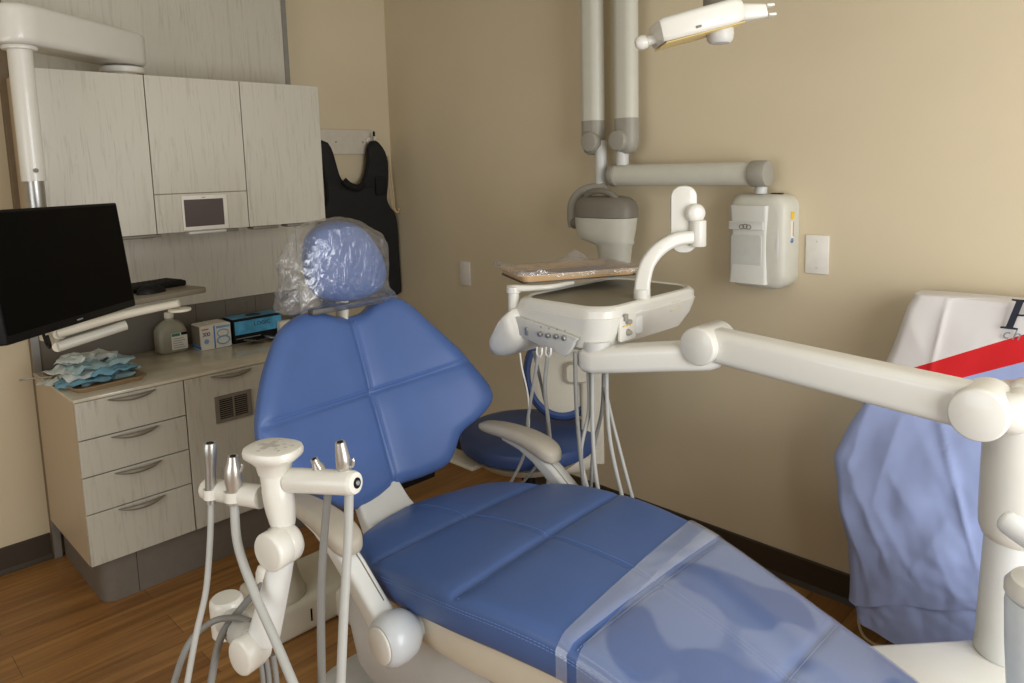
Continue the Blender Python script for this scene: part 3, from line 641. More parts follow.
bm = nb(); rs = [[Vector((x, y, z)) for x, y in rrect(2.398-w*.6, 2.412+w*.2, -.108-w*.4, -.085, .008, 4)] for z, w in ((1.17, .001), (1.22, .008), (1.29, .011), (1.36, .008), (1.41, .001))]; loft(bm, rs); obj('side_rib', bm, M_LGREY, t)
bm = nb(); box(bm, (2.4344, -.07, 1.375), (2.4360, -.045, 1.40)); obj('warning_sticker', bm, M_YELLOW, t, 'yellow warning sticker', smooth=False)
bm = nb(); box(bm, (2.4344, -.072, 1.30), (2.4358, -.05, 1.368)); ws = obj('paper_sticker', bm, M_CARDW, t, smooth=False)
bm = nb(); box(bm, (2.4359, -.054, 1.315), (2.4366, -.050, 1.366)); obj('red_line', bm, mat('sticker_red', (206, 90, 60), .5), ws, smooth=False)
bm = nb(); tube(bm, [(2.4365, -.061+.007*math.cos(a), 1.30+.007*math.sin(a)) for a in [2*PI*i/16 for i in range(17)]], .002, n=6, k=1); obj('blue_round_mark', bm, M_BLUEINK, ws)
bm = nb(); prism(bm, rrect(2.36, 2.397, -.075, -.045, .003, 3), (0, 0, 1.4625), (1, 0, 0), (0, 1, 0), (0, 0, 1), .003); obj('switch_button', bm, M_BLACK, t)

t = thing('wall_xray_unit', 'folded grey x-ray arm on the beige wall carrying a tube head', 'x-ray arm', (2.36, -.06, 1.463))
ya = -.10
bm = nb(); cyl(bm, (2.322, ya+.03, 1.4625), (2.322, ya+.03, 1.505), .022, bev=.002); obj('swivel_post', bm, M_LGREY, t)
bm = nb(); cyl(bm, (1.69, ya, 1.535), (2.335, ya, 1.535), .043, n=40); bmesh.ops.scale(bm, verts=bm.verts, vec=(1, .8, 1), space=Matrix.Translation((0, -ya, 0))); obj('horizontal_arm', bm, M_XRAY, t)
bm = nb(); cyl(bm, (2.300, ya, 1.535), (2.366, ya, 1.535), .0465, n=40, bev=.006); obj('end_cap', bm, M_XGREY, t, 'darker grey end cap')
bm = nb(); cyl(bm, (1.680, ya, 1.535), (1.712, ya, 1.535), .0455, n=40, bev=.005); obj('end_cap', bm, M_XGREY, t)
xa0, xa1 = 1.585, 1.757
bm = nb(); cyl(bm, (1.735, ya, 1.575), (1.735, ya, 1.65), .026, bev=.002); obj('riser_post', bm, M_LGREY, t)
for x in (xa0, xa1):
    bm = nb(); 
    rs = [[Vector((x+p[0], ya+p[1], z)) for p in rrect(-.050, .050, -.036, .036, .034, 6)] for z in (1.76, 2.62)]; loft(bm, rs); obj('tall_arm', bm, M_XRAY, t)
    bm = nb(); xx = 1 if x == xa0 else -1
    rs = [[Vector((x+p[0]*w, ya+p[1]*w, z)) for p in rrect(-.0515, .0515, -.0375, .0375, .034, 6)] for z, w in ((1.763, 1), (1.68, 1), (1.65, .93), (1.632, .75), (1.622, .4))]; loft(bm, rs)
    lathe(bm, (x+xx*.014, ya-.02, 1.675), (0, -1, 0), [(0, .042), (.028, .042), (.034, .038), (.036, .03)], n=32)
    obj('knuckle', bm, M_XGREY, t, 'mid grey joint cover')
bm = nb(); box(bm, (xa0-.04, ya-.03, 2.62), (xa1+.04, ya+.03, 2.68), .02, 3); obj('top_link', bm, M_XGREY, t)
bm = nb(); cyl(bm, (1.624, ya, 1.475), (1.624, ya, 1.68), .027, .024, bev=.002); obj('drop_post', bm, M_LGREY, t)
bm = nb(); tube(bm, [(1.66, ya-.01, 1.487), (1.61, ya-.02, 1.487), (1.545, ya-.035, 1.468), (1.505, ya-.04, 1.42), (1.497, ya-.04, 1.36), (1.50, ya-.04, 1.315)], [.016, .017, .020, .024, .024, .020], n=16); yk = obj('yoke', bm, M_XGREY, t)
bm = nb(); cyl(bm, (1.503, ya-.04, 1.335), (1.57, ya-.04, 1.335), .026, bev=.004); obj('yoke_pivot', bm, M_XDARK, yk)
bm = nb(); hx = 1.68; hy = ya-.045
def oval(cx, cy, z, a, b, n=40, p=2.6): return [Vector((cx+a*abs(math.cos(q))**(2/p)*(1 if math.cos(q) > 0 else -1), cy+b*abs(math.sin(q))**(2/p)*(1 if math.sin(q) > 0 else -1), z)) for q in [2*PI*i/n for i in range(n)]]
loft(bm, [oval(hx, hy, z, a, b) for z, a, b in ((1.366, .142, .075), (1.368, .148, .08), (1.405, .147, .08), (1.43, .135, .074), (1.446, .112, .06), (1.452, .08, .04))]); hd = obj('tube_head_cap', bm, M_XDARK, t, 'darker grey upper shell of the tube head')
bm = nb(); tube(bm, [(hx-.085, hy-.03, 1.440), (hx-.05, hy-.04, 1.466), (hx, hy-.045, 1.474), (hx+.05, hy-.04, 1.466), (hx+.085, hy-.03, 1.440)], .013, n=14); obj('handle_ring', bm, M_XDARK, hd)
bm = nb(); loft(bm, [oval(x, hy, z, a, b) for z, x, a, b in ((1.365, hx, .143, .076), (1.31, hx-.002, .137, .072), (1.275, hx, .128, .066), (1.262, hx+.03, .10, .058), (1.25, hx+.043, .078, .052), (1.19, hx+.045, .068, .048), (1.17, hx+.046, .064, .046))]); obj('tube_head_body', bm, M_XRAY, t)

# ------------------------------------------------------------------ dental chair
CY = -1.275
t = ch = thing('dental_chair', 'blue dental patient chair with reclined backrest and long padded seat', 'dental chair', (2.25, CY, 0))
XS = [1.785, 1.80, 1.83, 1.87, 1.93, 2.05, 2.20, 2.38, 2.55, 2.69, 2.85, 2.985, 3.15, 3.26, 3.32, 3.345]
ZS = [.548, .552, .560, .572, .585, .605, .637, .660, .668, .660, .622, .585, .543, .513, .50, .495]
WS = [.03, .12, .192, .245, .283, .318, .336, .334, .312, .292, .276, .262, .242, .205, .13, .04]
TH = [.05, .07, .08, .085, .09, .095, .10, .105, .105, .10, .085, .075, .07, .06, .05, .04]
SEAMX = [2.05, 2.365, 2.690, 2.985]
def itp(x, X, Y): return float(np.interp(x, X, Y))
def smooth_itp(X, Y, n=240):
    P = crom([(a, b, 0) for a, b in zip(X, Y)], 16); return [p.x for p in P], [p.y for p in P]
sX, sZ = smooth_itp(XS, ZS); _, sW = smooth_itp(XS, WS)
def seam_x(k, y): return SEAMX[k]-(.07*(y) if k == 1 else 0)
def groove(x, y, wmax):
    g = 0
    for k in range(4):
        dd = abs(x-seam_x(k, y)); dep = .011 if k < 2 else .006
        g += dep*math.exp(-(dd/.011)**2)+.006*math.exp(-(dd/.035)**2)*(1 if k < 2 else .4)
    g += .0032*math.exp(-(y/.006)**2)
    return g
def seat_ring(x, off=0, ylim=None):
    w = itp(x, sX, sW); zt = itp(x, sX, sZ); th = itp(x, XS, TH)
    er = min(.035, w*.6)
    ys_ = sorted(set([round(w*v, 5) for v in np.linspace(-.985, .985, 57)]+[s*a for s in (-1, 1) for a in (.003, .007, .011) if a < w]))
    top = []
    for y in ys_:
        e = w-abs(y); z = zt
        if e < er: z -= er*(1-math.sqrt(max(0, 1-((er-e)/er)**2)))*.9
        z += .006*(1-(y/w)**2)-groove(x, y, w)*min(1, e/.012)
        top.append((y, z+off))
    return w, zt, th, er, top
stations = sorted(set([round(v, 4) for v in np.linspace(XS[0], XS[-1], 130)]+[round(sx+dx, 4) for sx in SEAMX for dx in (-.03, -.022, -.016, -.011, -.007, -.0035, 0, .0035, .007, .011, .016, .022, .03)]))
# fixed-size sampling of the cross section
VS = sorted(set(list(np.round(np.linspace(-.97, .97, 49), 4))+[-.992, .992]))
rings = []
for x in stations:
    w = itp(x, sX, sW); zt = itp(x, sX, sZ); th = itp(x, XS, TH); er = min(.032, w*.6)
    R = []
    extra = [-.011, -.007, -.0035, 0, .0035, .007, .011]
    yy = [w*v for v in VS if abs(v) > .06]+[e*min(1, w/.2) for e in extra]; yy.sort()
    for y in yy:
        e = w-abs(y); z = zt
        if e < er: z -= er*(1-math.sqrt(max(0, 1-((er-e)/er)**2)))*.85
        z += .006*(1-(y/w)**2)-groove(x, y, w)*min(1, max(0, e-.004)/.02)
        R.append(Vector((x, CY+y, z)))
    for a, b in ((1.0, .36), (1.0, .6), (.992, .8), (.975, .93), (.94, 1.0)): R.append(Vector((x, CY+w*a, zt-max(er*.8, 0)-th*(b-.3)*1.0)))
    for a, b in ((.94, 1.0), (.975, .93), (.992, .8), (1.0, .6), (1.0, .36)): R.append(Vector((x, CY-w*a, zt-max(er*.8, 0)-th*(b-.3)*1.0)))
    rings.append(R)
bm = nb(); loft(bm, rings); seat = obj('seat_cushion', bm, M_VINYL, t, angle=70)
def seat_z(x, y):
    w = itp(x, sX, sW); zt = itp(x, sX, sZ); er = min(.032, w*.6); e = w-abs(y); z = zt
    if e < er: z -= er*(1-math.sqrt(max(0, 1-((er-max(e, 0))/er)**2)))*.85
    return z+.006*(1-(y/w)**2)-groove(x, y, w)*min(1, max(0, e-.004)/.02)
def dashes(bm, pts, r=.0011, on_=.006, gap=.003):
    P = [Vector(p) for p in pts]; acc = 0; 
    L = [0]
    for a, b in zip(P, P[1:]): L.append(L[-1]+(b-a).length)
    def q(s):
        k = int(np.searchsorted(L, s))-1; k = max(0, min(k, len(P)-2)); return P[k].lerp(P[k+1], (s-L[k])/max(1e-9, L[k+1]-L[k]))
    s = 0
    while s+on_ < L[-1]:
        tube(bm, [q(s), q(s+on_)], r, n=4); s += on_+gap
bm = nb(); dashes(bm, [(x, CY+.0085, seat_z(x, .0085)+.0008) for x in np.linspace(1.84, 3.3, 160)]); obj('centre_stitching', bm, M_THREAD, seat, 'paler blue thread')
bm = nb()
for k in range(4):
    sx = SEAMX[k]; w = itp(sx, sX, sW)
    dashes(bm, [(seam_x(k, y)+.008*(1 if k != 2 else 1), CY+y, seat_z(seam_x(k, y)+.008, y)+.0008) for y in np.linspace(-w+.012, w-.012, 60)])
obj('cross_stitching', bm, M_THREAD, seat, 'paler blue thread')
for s in (-1, 1):
    bm = nb()
    for off in (.0, .007):
        dashes(bm, [(x, CY+s*(itp(x, sX, sW)*.998+.0006), itp(x, sX, sZ)-.026-off) for x in np.linspace(1.93, 3.25, 140)], on_=.007)
    obj('edge_stitching', bm, M_THREAD, seat, 'paler blue double thread along the edge')
# seat shell underneath
rings = []
for x in np.linspace(1.86, 3.25, 50):
    w = itp(x, sX, sW)*.93; zt = itp(x, sX, sZ)-itp(x, XS, TH)*.95+.004; q = .5+.5*math.sin(PI*min(1, max(0, (x-1.86)/1.4)))
    rings.append([Vector((x, CY+w*a, zt-b*q)) for a, b in ((-.9, 0), (0, 0), (.9, 0), (1, .01), (1, .07), (.96, .10), (.8, .125), (0, .13), (-.8, .125), (-.96, .10), (-1, .07), (-1, .01))])
bm = nb(); loft(bm, rings); obj('seat_shell', bm, M_CREAM, t, 'cream underside shell')
# lower body and base
bm = nb(); rings = []
for z, x0, x1, hw, r in ((.445, 1.84, 2.75, .22, .08), (.44, 1.80, 2.80, .265, .09), (.36, 1.80, 2.78, .285, .10), (.24, 1.84, 2.70, .285, .10), (.16, 1.88, 2.6, .25, .09), (.13, 1.95, 2.5, .2, .08)):
    rings.append([Vector((p[0], CY+p[1], z)) for p in rrect(x0, x1, -hw, hw, r, 8)])
loft(bm, rings); obj('lift_cover', bm, M_SHELL, t, 'pale grey lower cover')
bm = nb(); rings = [[Vector((p[0], CY+p[1], z)) for p in rrect(x0, x1, -hw, hw, .10, 8)] for z, x0, x1, hw in ((.001, 1.62, 2.75, .27), (.03, 1.61, 2.76, .28), (.055, 1.64, 2.73, .26), (.062, 1.72, 2.65, .2))]; loft(bm, rings); obj('floor_base', bm, M_SHELL, t)
bm = nb(); loft(bm, [[Vector((p[0], CY+p[1], z)) for p in rrect(x0, x1, -.13, .13, .06, 8)] for z, x0, x1 in ((.06, 1.98, 2.42), (.19, 1.99, 2.43))]); obj('lift_column', bm, M_LGREY, t)

# backrest
bp0 = Vector((1.728, CY, .612)); bu = Vector((-.36795051, 0, .92984538)); bn = Vector((.92984538, 0, .36795051))
BO = [(-.248, .546), (-.173, .580), (-.111, .579), (-.05, .556), (-.0, .548), (.05, .556), (.101, .583), (.174, .583), (.223, .545), (.278, .464), (.349, .351), (.387, .270), (.416, .193), (.409, .145), (.354, .106), (.277, .074), (.235, .022), (.193, -.011), (.105, -.018), (-.001, -.014), (-.075, -.031), (-.13, -.037), (-.175, -.025), (-.225, .01), (-.302, .072), (-.375, .140), (-.414, .225), (-.407, .296), (-.356, .406), (-.301, .489)]
BO = [(a*1.012+.010, s*1.0) for a, s in BO]
BOs = smooth_closed(BO, 260); bc = (0.0, .285)
SL = (.305-.278)/(.783)
def hseam(tt): return .290+SL*tt
def bgroove(a, s):
    g = .009*math.exp(-(a/.010)**2)+.006*math.exp(-(a/.04)**2)
    g += .008*math.exp(-((s-hseam(a))/.009)**2)+.005*math.exp(-((s-hseam(a))/.035)**2)
    return g
def bpoint(a, s, h): return bp0+bu*s+Vector((0, a, 0))+bn*(.45*a*a+h)
def rad(f): return -.040*(1-math.sqrt(max(0, 1-min(1, max(0, (f-.84)/.16))**2)))
bm = nb(); rings = []
fr_ = [.02]+list(np.linspace(.05, .88, 40))+[.90, .92, .94, .955, .97, .98, .988, .994, .998, 1.0]
for f in fr_:
    R = []
    for a, s in BOs:
        aa = bc[0]+(a-bc[0])*f; ss = bc[1]+(s-bc[1])*f
        e = 1-f
        R.append(bpoint(aa, ss, rad(f)-bgroove(aa, ss)*min(1, e/.05)))
    rings.append(R)
for f, h in ((1.0, -.052), (.99, -.062), (.97, -.068), (.93, -.07)):
    rings.append([bpoint(bc[0]+(a-bc[0])*f, bc[1]+(s-bc[1])*f, h) for a, s in BOs])
loft(bm, rings); bk_ = obj('backrest_cushion', bm, M_VINYL, ch, angle=70)
bm = nb()
dashes(bm, [bpoint(.0085, s, -bgroove(.0085, s)+.0008) for s in np.linspace(.005, .535, 80)], r=.0009)
dashes(bm, [bpoint(a, hseam(a)+.009, -bgroove(a, hseam(a)+.009)+.0008) for a in np.linspace(-.36, .36, 100)], r=.0009)
obj('cross_stitching', bm, M_THREAD, bk_, 'paler blue thread')
bm = nb(); rings = [[bpoint(bc[0]+(a-bc[0])*f, bc[1]+(s-bc[1])*f, h) for a, s in BOs] for f, h in ((.90, -.071), (.88, -.085), (.7, -.098), (.3, -.105))]; loft(bm, rings); obj('backrest_shell', bm, M_SHELL, ch)
# bracket joining back and seat
bm = nb(); rings = []
for x, z, w, h in ((1.62, .70, .10, .03), (1.68, .60, .14, .035), (1.75, .52, .16, .04), (1.85, .455, .18, .05), (1.98, .43, .19, .05)):
    rings.append([Vector((x, CY+p[0], z+p[1])) for p in rrect(-w, w, -h, h, .02, 5)])
for R in rings:
    for v in R: v.y = CY-.055+(v.y-CY)*.55
loft(bm, rings); obj('back_bracket', bm, M_LGREY, ch, 'pale grey hinge bracket')
bm = nb(); box(bm, (1.60, CY+.02, .545), (1.67, CY+.20, .60), .008); obj('hinge_block', bm, M_BLACK, ch)
# headrest
HO = [(-1.327, 1.432), (-1.385, 1.418), (-1.420, 1.385), (-1.434, 1.32), (-1.426, 1.24), (-1.40, 1.192), (-1.355, 1.170), (-1.29, 1.162), (-1.22, 1.166), (-1.165, 1.19), (-1.143, 1.235), (-1.152, 1.29), (-1.18, 1.345), (-1.225, 1.40), (-1.275, 1.428)]
HOs = smooth_closed(HO, 120); hc = (-1.29, 1.295)
hn = Vector((.985, -.17, .0)).normalized()
bm = nb(); rings = []
prof = [(.03, .045), (.3, .044), (.6, .040), (.8, .032), (.92, .020), (.98, .006), (1.0, -.012), (1.0, -.04), (.96, -.055), (.8, -.062), (.3, -.064)]
for f, h in [(a_*.945, b_) for a_, b_ in prof]: rings.append([Vector((1.545+h+.10*(hc[1]+(z-hc[1])*f-hc[1])*-.0, hc[0]+(y-hc[0])*f, hc[1]+(z-hc[1])*f)) for y, z in HOs])
loft(bm, rings); obj('headrest_cushion', bm, M_VINYL, ch, angle=60)
bm = nb(); rings = []
for f, h in ((.950, -.012), (.957, -.016), (.957, -.024), (.950, -.028)): rings.append([Vector((1.545+h, hc[0]+(y-hc[0])*f, hc[1]+(z-hc[1])*f)) for y, z in HOs])
loft(bm, rings, caps=False); obj('headrest_piping', bm, M_VDARK, ch)
bm = nb(); tube(bm, [bpoint(-.012, .50, -.10), bpoint(-.012, .56, -.04), Vector((1.49, -1.287, 1.2)), Vector((1.49, -1.29, 1.27))], [.03, .03, .03, .03], n=16, flat=.5); obj('headrest_bar', bm, M_CREAM, ch)
bm = nb(); box(bm, (1.50, -1.42, 1.140), (1.535, -1.16, 1.160), .006); obj('headrest_slide', bm, mat('headrest_grey', (90, 88, 84), .5), ch)

# armrests
def armrest(side):
    y = CY+side*.372
    # pad: long, deeper and rounder at the front
    xs = [1.715, 1.735, 1.78, 1.84, 1.93, 2.00, 2.04, 2.062, 2.07]
    zt = [.700, .708, .716, .722, .724, .716, .704, .690, .675]
    th = [.012, .024, .034, .038, .044, .052, .052, .040, .02]
    hw = [.012, .028, .036, .040, .043, .044, .040, .028, .012]
    Xs, Zt = smooth_itp(xs, zt); _, Th = smooth_itp(xs, th); _, Hw = smooth_itp(xs, hw)
    rings = []
    for i in range(0, len(Xs), 4):
        rings.append([Vector((Xs[i], y+p[0], p[1])) for p in rrect(-Hw[i], Hw[i], Zt[i]-Th[i], Zt[i], min(Hw[i], Th[i])*.5, 5)])
    bm = nb(); loft(bm, rings); pad = obj('armrest_pad', bm, M_ARMPAD, ch, 'taupe padded armrest')
    # strut from pad down to pivot
    p = [(1.84, .682, .022, .012), (1.92, .676, .026, .018), (1.99, .655, .028, .024), (2.06, .612, .028, .027), (2.15, .545, .028, .029), (2.215, .500, .030, .032)]
    rings = []
    for i, (x, z, w, h) in enumerate(p):
        a = p[max(0, i-1)]; b = p[min(len(p)-1, i+1)]; d_ = Vector((b[0]-a[0], 0, b[1]-a[1])).normalized(); nn = Vector((-d_.z, 0, d_.x))
        rings.append([Vector((x, y, z))+Vector((0, q[0], 0))+nn*q[1] for q in rrect(-w, w, -h, h, .014, 5)])
    bm = nb(); loft(bm, rings); obj('armrest_strut', bm, M_WHITE2 if side < 0 else M_LGREY, ch)
    bm = nb(); rings = []
    for i, (x, z, w, h) in enumerate(p[1:5]):
        a = p[i]; b = p[i+2]; d_ = Vector((b[0]-a[0], 0, b[1]-a[1])).normalized(); nn = Vector((-d_.z, 0, d_.x))
        rings.append([Vector((x, y-side*.012+q0, z))+nn*(h+q1) for q0, q1 in ((-.0016, -.001), (.0016, -.001), (.0016, .0006), (-.0016, .0006))])
    loft(bm, rings); obj('strut_groove', bm, M_XDARK, ch)
    yy = y
    bm = nb(); lathe(bm, (2.23, yy+side*.045, .512), (0, -side, 0), [(0, .046), (.006, .053), (.02, .059), (.045, .060), (.07, .055), (.09, .04), (.10, .03), (.16, .028)], n=44); pv = obj('armrest_pivot', bm, M_BALL, ch)
    bm = nb(); lathe(bm, (2.23, yy+side*.0455, .512), (0, side, 0), [(0, .042), (.004, .042), (.006, .039)], n=44); obj('pivot_cap', bm, M_WHITE, pv)
armrest(-1); armrest(1)
# chair floor box with cone (arm post base) behind the chair
bm = nb(); a = on(262, 660, 2, 0); b = on(352, 612, 2, 0)
mm = Matrix.Rotation(math.atan2(b.y-a.y, b.x-a.x), 4, 'Z')
bm = nb(); box(bm, (1.08, -1.53, .001), (1.357, -1.12, .125), .02, 3); box(bm, (1.30, -1.30, .001), (1.75, -1.13, .11), .02, 3); fb = obj('utility_box', bm, M_CREAM, ch, 'cream floor box behind the seat')
bm = nb(); box(bm, (1.3573, -1.40, .04), (1.3585, -1.394, .085)); obj('box_slot', bm, M_BLACK, fb, smooth=False)
cn = Vector((1.262, -1.455, .125))
bm = nb(); lathe(bm, (cn.x, cn.y, .1255), (0, 0, 1), [(0, .082), (.012, .084), (.03, .076), (.07, .066), (.16, .046), (.20, .036), (.24, .03)], n=40); obj('swivel_cone', bm, M_CREAM, ch)

# headrest bag (clear plastic)
bag = [(332, 219), (306, 226), (291, 250), (283, 266), (286, 285), (281, 305), (284, 316), (300, 314), (318, 309), (345, 310), (372, 304), (396, 298), (388, 288), (388, 262), (386, 240), (368, 224), (350, 218)]
BG = []
for u, v in bag:
    p = on(u, v, 0, 1.55); BG.append((p.y, p.z))
BGs = smooth_closed(BG, 150); gc = (-1.30, 1.285)
bm = nb(); rings = []
for f, h in ((.02, .056), (.2, .055), (.35, .055), (.5, .054), (.62, .052), (.74, .048), (.82, .042), (.88, .032), (.94, .016), (.98, .0), (1.0, -.02), (.985, -.045), (.95, -.062), (.85, -.075), (.6, -.078), (.2, -.08)):
    R = []
    for y, z in BGs:
        yy = gc[0]+(y-gc[0])*f; zz = gc[1]+(z-gc[1])*f; n1 = mn.noise(Vector((yy*26, zz*26, h*20+4))); n2 = mn.noise(Vector((yy*60, zz*60, 7)))
        k = 1 if f > .75 else .15
        jit = (.010*n1+.006*n2)*k
        R.append(Vector((1.548+h+abs(jit)*(1 if h > 0 else -1)+max(0, (1.16-zz))*.35, yy+jit*.8*(f > .9), zz+jit*.7*(f > .9))))
    rings.append(R)
loft(bm, rings); tag(obj('headrest_bag', bm, M_BAG, None, angle=25), 'clear crumpled plastic bag pulled over the blue headrest', 'plastic cover')

# clear cover over the foot end of the seat
def cover(x0, x1, off, m, name, label, wf=1.0, wav=0):
    bm = nb(); nx = 70; ny = 44; g = {}
    for i in range(nx+1):
        for j in range(ny+1):
            x = x0+(x1-x0)*i/nx; v = -1+2*j/ny
            x2 = x-(.03*v if i == 0 else .03*v*(1-i/nx)); w = itp(x2, sX, sW)
            y = v*(w*wf); z = seat_z(x2, max(-w*.999, min(w*.999, y)))+groove(x2, y, w)*.5
            z += off+wav*mn.noise(Vector((x2*9, y*9, 2)))
            g[i, j] = bm.verts.new((x2, CY+y*(1+off*.0)+(off if v > .97 else -off if v < -.97 else 0), z))
    for i in range(nx):
        for j in range(ny): bm.faces.new((g[i, j], g[i+1, j], g[i+1, j+1], g[i, j+1]))
    if wf >= 1:
        for s in (0, ny):
            lo = [bm.verts.new(g[i, s].co+Vector((0, 0, -.07))) for i in range(nx+1)]
            for i in range(nx): bm.faces.new((g[i, s], g[i+1, s], lo[i+1], lo[i]))
    return tag(obj(name, bm, m, None, angle=60), label, 'plastic cover')
cover(2.677, 3.335, .0035, M_COVER, 'foot_cover', 'clear plastic sheet over the foot end of the blue seat')
cover(2.632, 2.688, .0068, M_COVERB, 'cover_band', 'folded whitish plastic band across the seat at the knee bend')

# ------------------------------------------------------------------ delivery unit
t = du = thing('delivery_unit', 'white dental delivery unit with jointed arm and instrument head over the chair', 'delivery unit', (3.2, -.70, 0))
JR = at(980, 412, 1.62); JL = at(702, 345, 2.08)
# block and column
bm = nb(); bd_ = Vector((.68, .733, 0)).normalized(); bs_ = Vector((bd_.y, -bd_.x, 0)); o_ = Vector((3.235, -.625, 0))+bs_*.018
boxm(bm, (.90, .185, .11), Matrix.Translation(o_-bd_*.16+Vector((0, 0, .352))) @ Matrix((bd_, bs_, Vector((0, 0, 1)))).transposed().to_4x4(), .018, 3); obj('support_beam', bm, M_WHITE, du)
bm = nb(); boxm(bm, (.50, .24, .30), Matrix.Translation(o_+bd_*.05+Vector((0, 0, .152))) @ Matrix((bd_, bs_, Vector((0, 0, 1)))).transposed().to_4x4(), .02, 3); obj('floor_pedestal', bm, M_WHITE2, du)
CX, CYY = 3.235, -.605
cz0 = .4075
bm = nb(); lathe(bm, (CX, CYY, cz0), (0, 0, 1), [(0, .074), (.006, .076), (.02, .073), (.31, .066)], n=56); obj('lower_column', bm, M_WHITE2, du)
bm = nb(); lathe(bm, (CX, CYY, .690), (0, 0, 1), [(0, .060), (.01, .072), (.03, .079), (.06, .081), (.345, .081), (.36, .076), (.365, .066)], n=56); obj('upper_column', bm, M_WHITE, du)
jd = (CAM-JR); jd.z = 0; jd.normalize()
def joint(c, r, depth_, name, axis):
    bm = nb(); lathe(bm, c+axis*.032, -axis, [(0, r*.90), (.002, r*.955), (.005, r*.99), (.009, r), (.022, r*1.0), (depth_, r*.98), (depth_+.004, r*.92)], n=56)
    return obj(name, bm, M_WHITE, du)
# the arm between the two joints is square-section; axes are horizontal and square to it
AD = (JL-JR); ah = AD.copy(); ah.z = 0; ah.normalize(); ax = Vector((ah.y, -ah.x, 0));  ax = -ax if ax.dot(CAM-JR) < 0 else ax
joint(JR, .060, .12, 'shoulder_joint', ax); joint(JL, .055, .135, 'elbow_joint', ax)
bm = nb(); n_ = 24; rings = []
A_, B_ = JR-ax*.035, JL-ax*.035
for i in range(n_+1):
    f = i/n_; c = A_.lerp(B_, .03+.94*f); dd = AD.normalized(); upv = ax.cross(dd).normalized(); upv = upv if upv.z > 0 else -upv
    hh = .052*(1-f)+.048*f; ww = .043*(1-f)+.041*f
    rings.append([c+ax*p[0]+upv*p[1] for p in rrect(-ww, ww, -hh, hh, .024, 5)])
loft(bm, rings); obj('flex_arm', bm, M_WHITE, du)
bm = nb(); tube(bm, [JR-ax*.05, JR-ax*.04+Vector((.06, .0, .0)), Vector((CX, CYY, JR.z+.01))], .045, n=20); obj('column_head', bm, M_WHITE, du)
bm = nb(); ea = Vector((CX, CYY, JR.z+.03)); box(bm, (CX-.03, CYY-.05, JR.z-.0), (CX+.5, CYY+.05, JR.z+.055), .02, 3); obj('rear_arm', bm, M_WHITE, du)
# forearm from elbow to under the head
HB = at(597, 359, 2.27); 
bm = nb(); rings = []; fa = JL-ax*.04+Vector((0, 0, -.036)); fd = (HB-fa); fd.z = 0; L_ = fd.length; fd.normalize(); fs = Vector((-fd.y, fd.x, 0))
for s, hw, hh in ((-.045, .012, .012), (-.035, .034, .030), (-.01, .045, .040), (L_*.3, .046, .041), (L_*.7, .048, .040), (L_, .050, .038), (L_+.035, .044, .036), (L_+.055, .025, .024), (L_+.06, .01, .012)):
    f = max(0, min(1, s/L_)); zz = fa.z*(1-f)+(HB.z)*f
    rings.append([Vector((fa.x, fa.y, zz))+fd*s+fs*p[0]+Vector((0, 0, p[1])) for p in rrect(-hw, hw, -hh, hh, hh*.55, 5)])
loft(bm, rings); obj('forearm', bm, M_WHITE, du)
bm = nb(); cyl(bm, HB+Vector((0, 0, .02)), HB+Vector((0, 0, .06)), .045, n=36); obj('head_swivel', bm, M_LGREY, du)
# head: lofted rounded body
def hring(z, x0, x1, y0, y1, r): return [Vector((p[0], p[1], z)) for p in rrect(x0, x1, y0, y1, r, 10)]
HZ = 1.15
bm = nb(); rings = [hring(1.005, 1.84, 2.13, -.78, -.42, .06), hring(1.008, 1.79, 2.165, -.835, -.38, .07), hring(1.022, 1.765, 2.195, -.852, -.345, .075), hring(1.07, 1.79, 2.218, -.860, -.31, .08), hring(1.116, 1.815, 2.228, -.863, -.295, .08), hring(1.119, 1.818, 2.225, -.860, -.298, .08), hring(1.140, 1.832, 2.226, -.858, -.30, .08), hring(1.150, 1.845, 2.219, -.850, -.308, .078), hring(1.153, 1.855, 2.209, -.840, -.318, .075), hring(1.147, 1.862, 2.202, -.833, -.325, .07)]
loft(bm, rings); hd = obj('instrument_head', bm, M_WHITE, du, angle=35)
bm = nb(); rings = [hring(1.1472, 1.866, 2.198, -.829, -.329, .066), hring(1.1492, 1.868, 2.196, -.827, -.331, .064)]; loft(bm, rings); obj('top_mat', bm, M_DARKMAT, hd, 'dark grey non-slip mat')
# front handpiece skirt sloping down on the chair side
bm = nb(); rings = []
for y, s in ((-.90, .35), (-.893, .7), (-.875, .93), (-.85, 1), (-.6, 1), (-.36, 1), (-.335, .85), (-.325, .5)):
    c = (1.815, 1.06); P = [(1.87, 1.110), (1.838, 1.104), (1.80, 1.068), (1.757, 1.005), (1.735, .970), (1.740, .945), (1.768, .936), (1.815, .946), (1.87, .975), (1.90, 1.02)]
    rings.append([Vector((c[0]+(a-c[0])*s, y, c[1]+(b-c[1])*s)) for a, b in smooth_closed(P, 40)])
loft(bm, rings); obj('holder_skirt', bm, M_WHITE, hd)
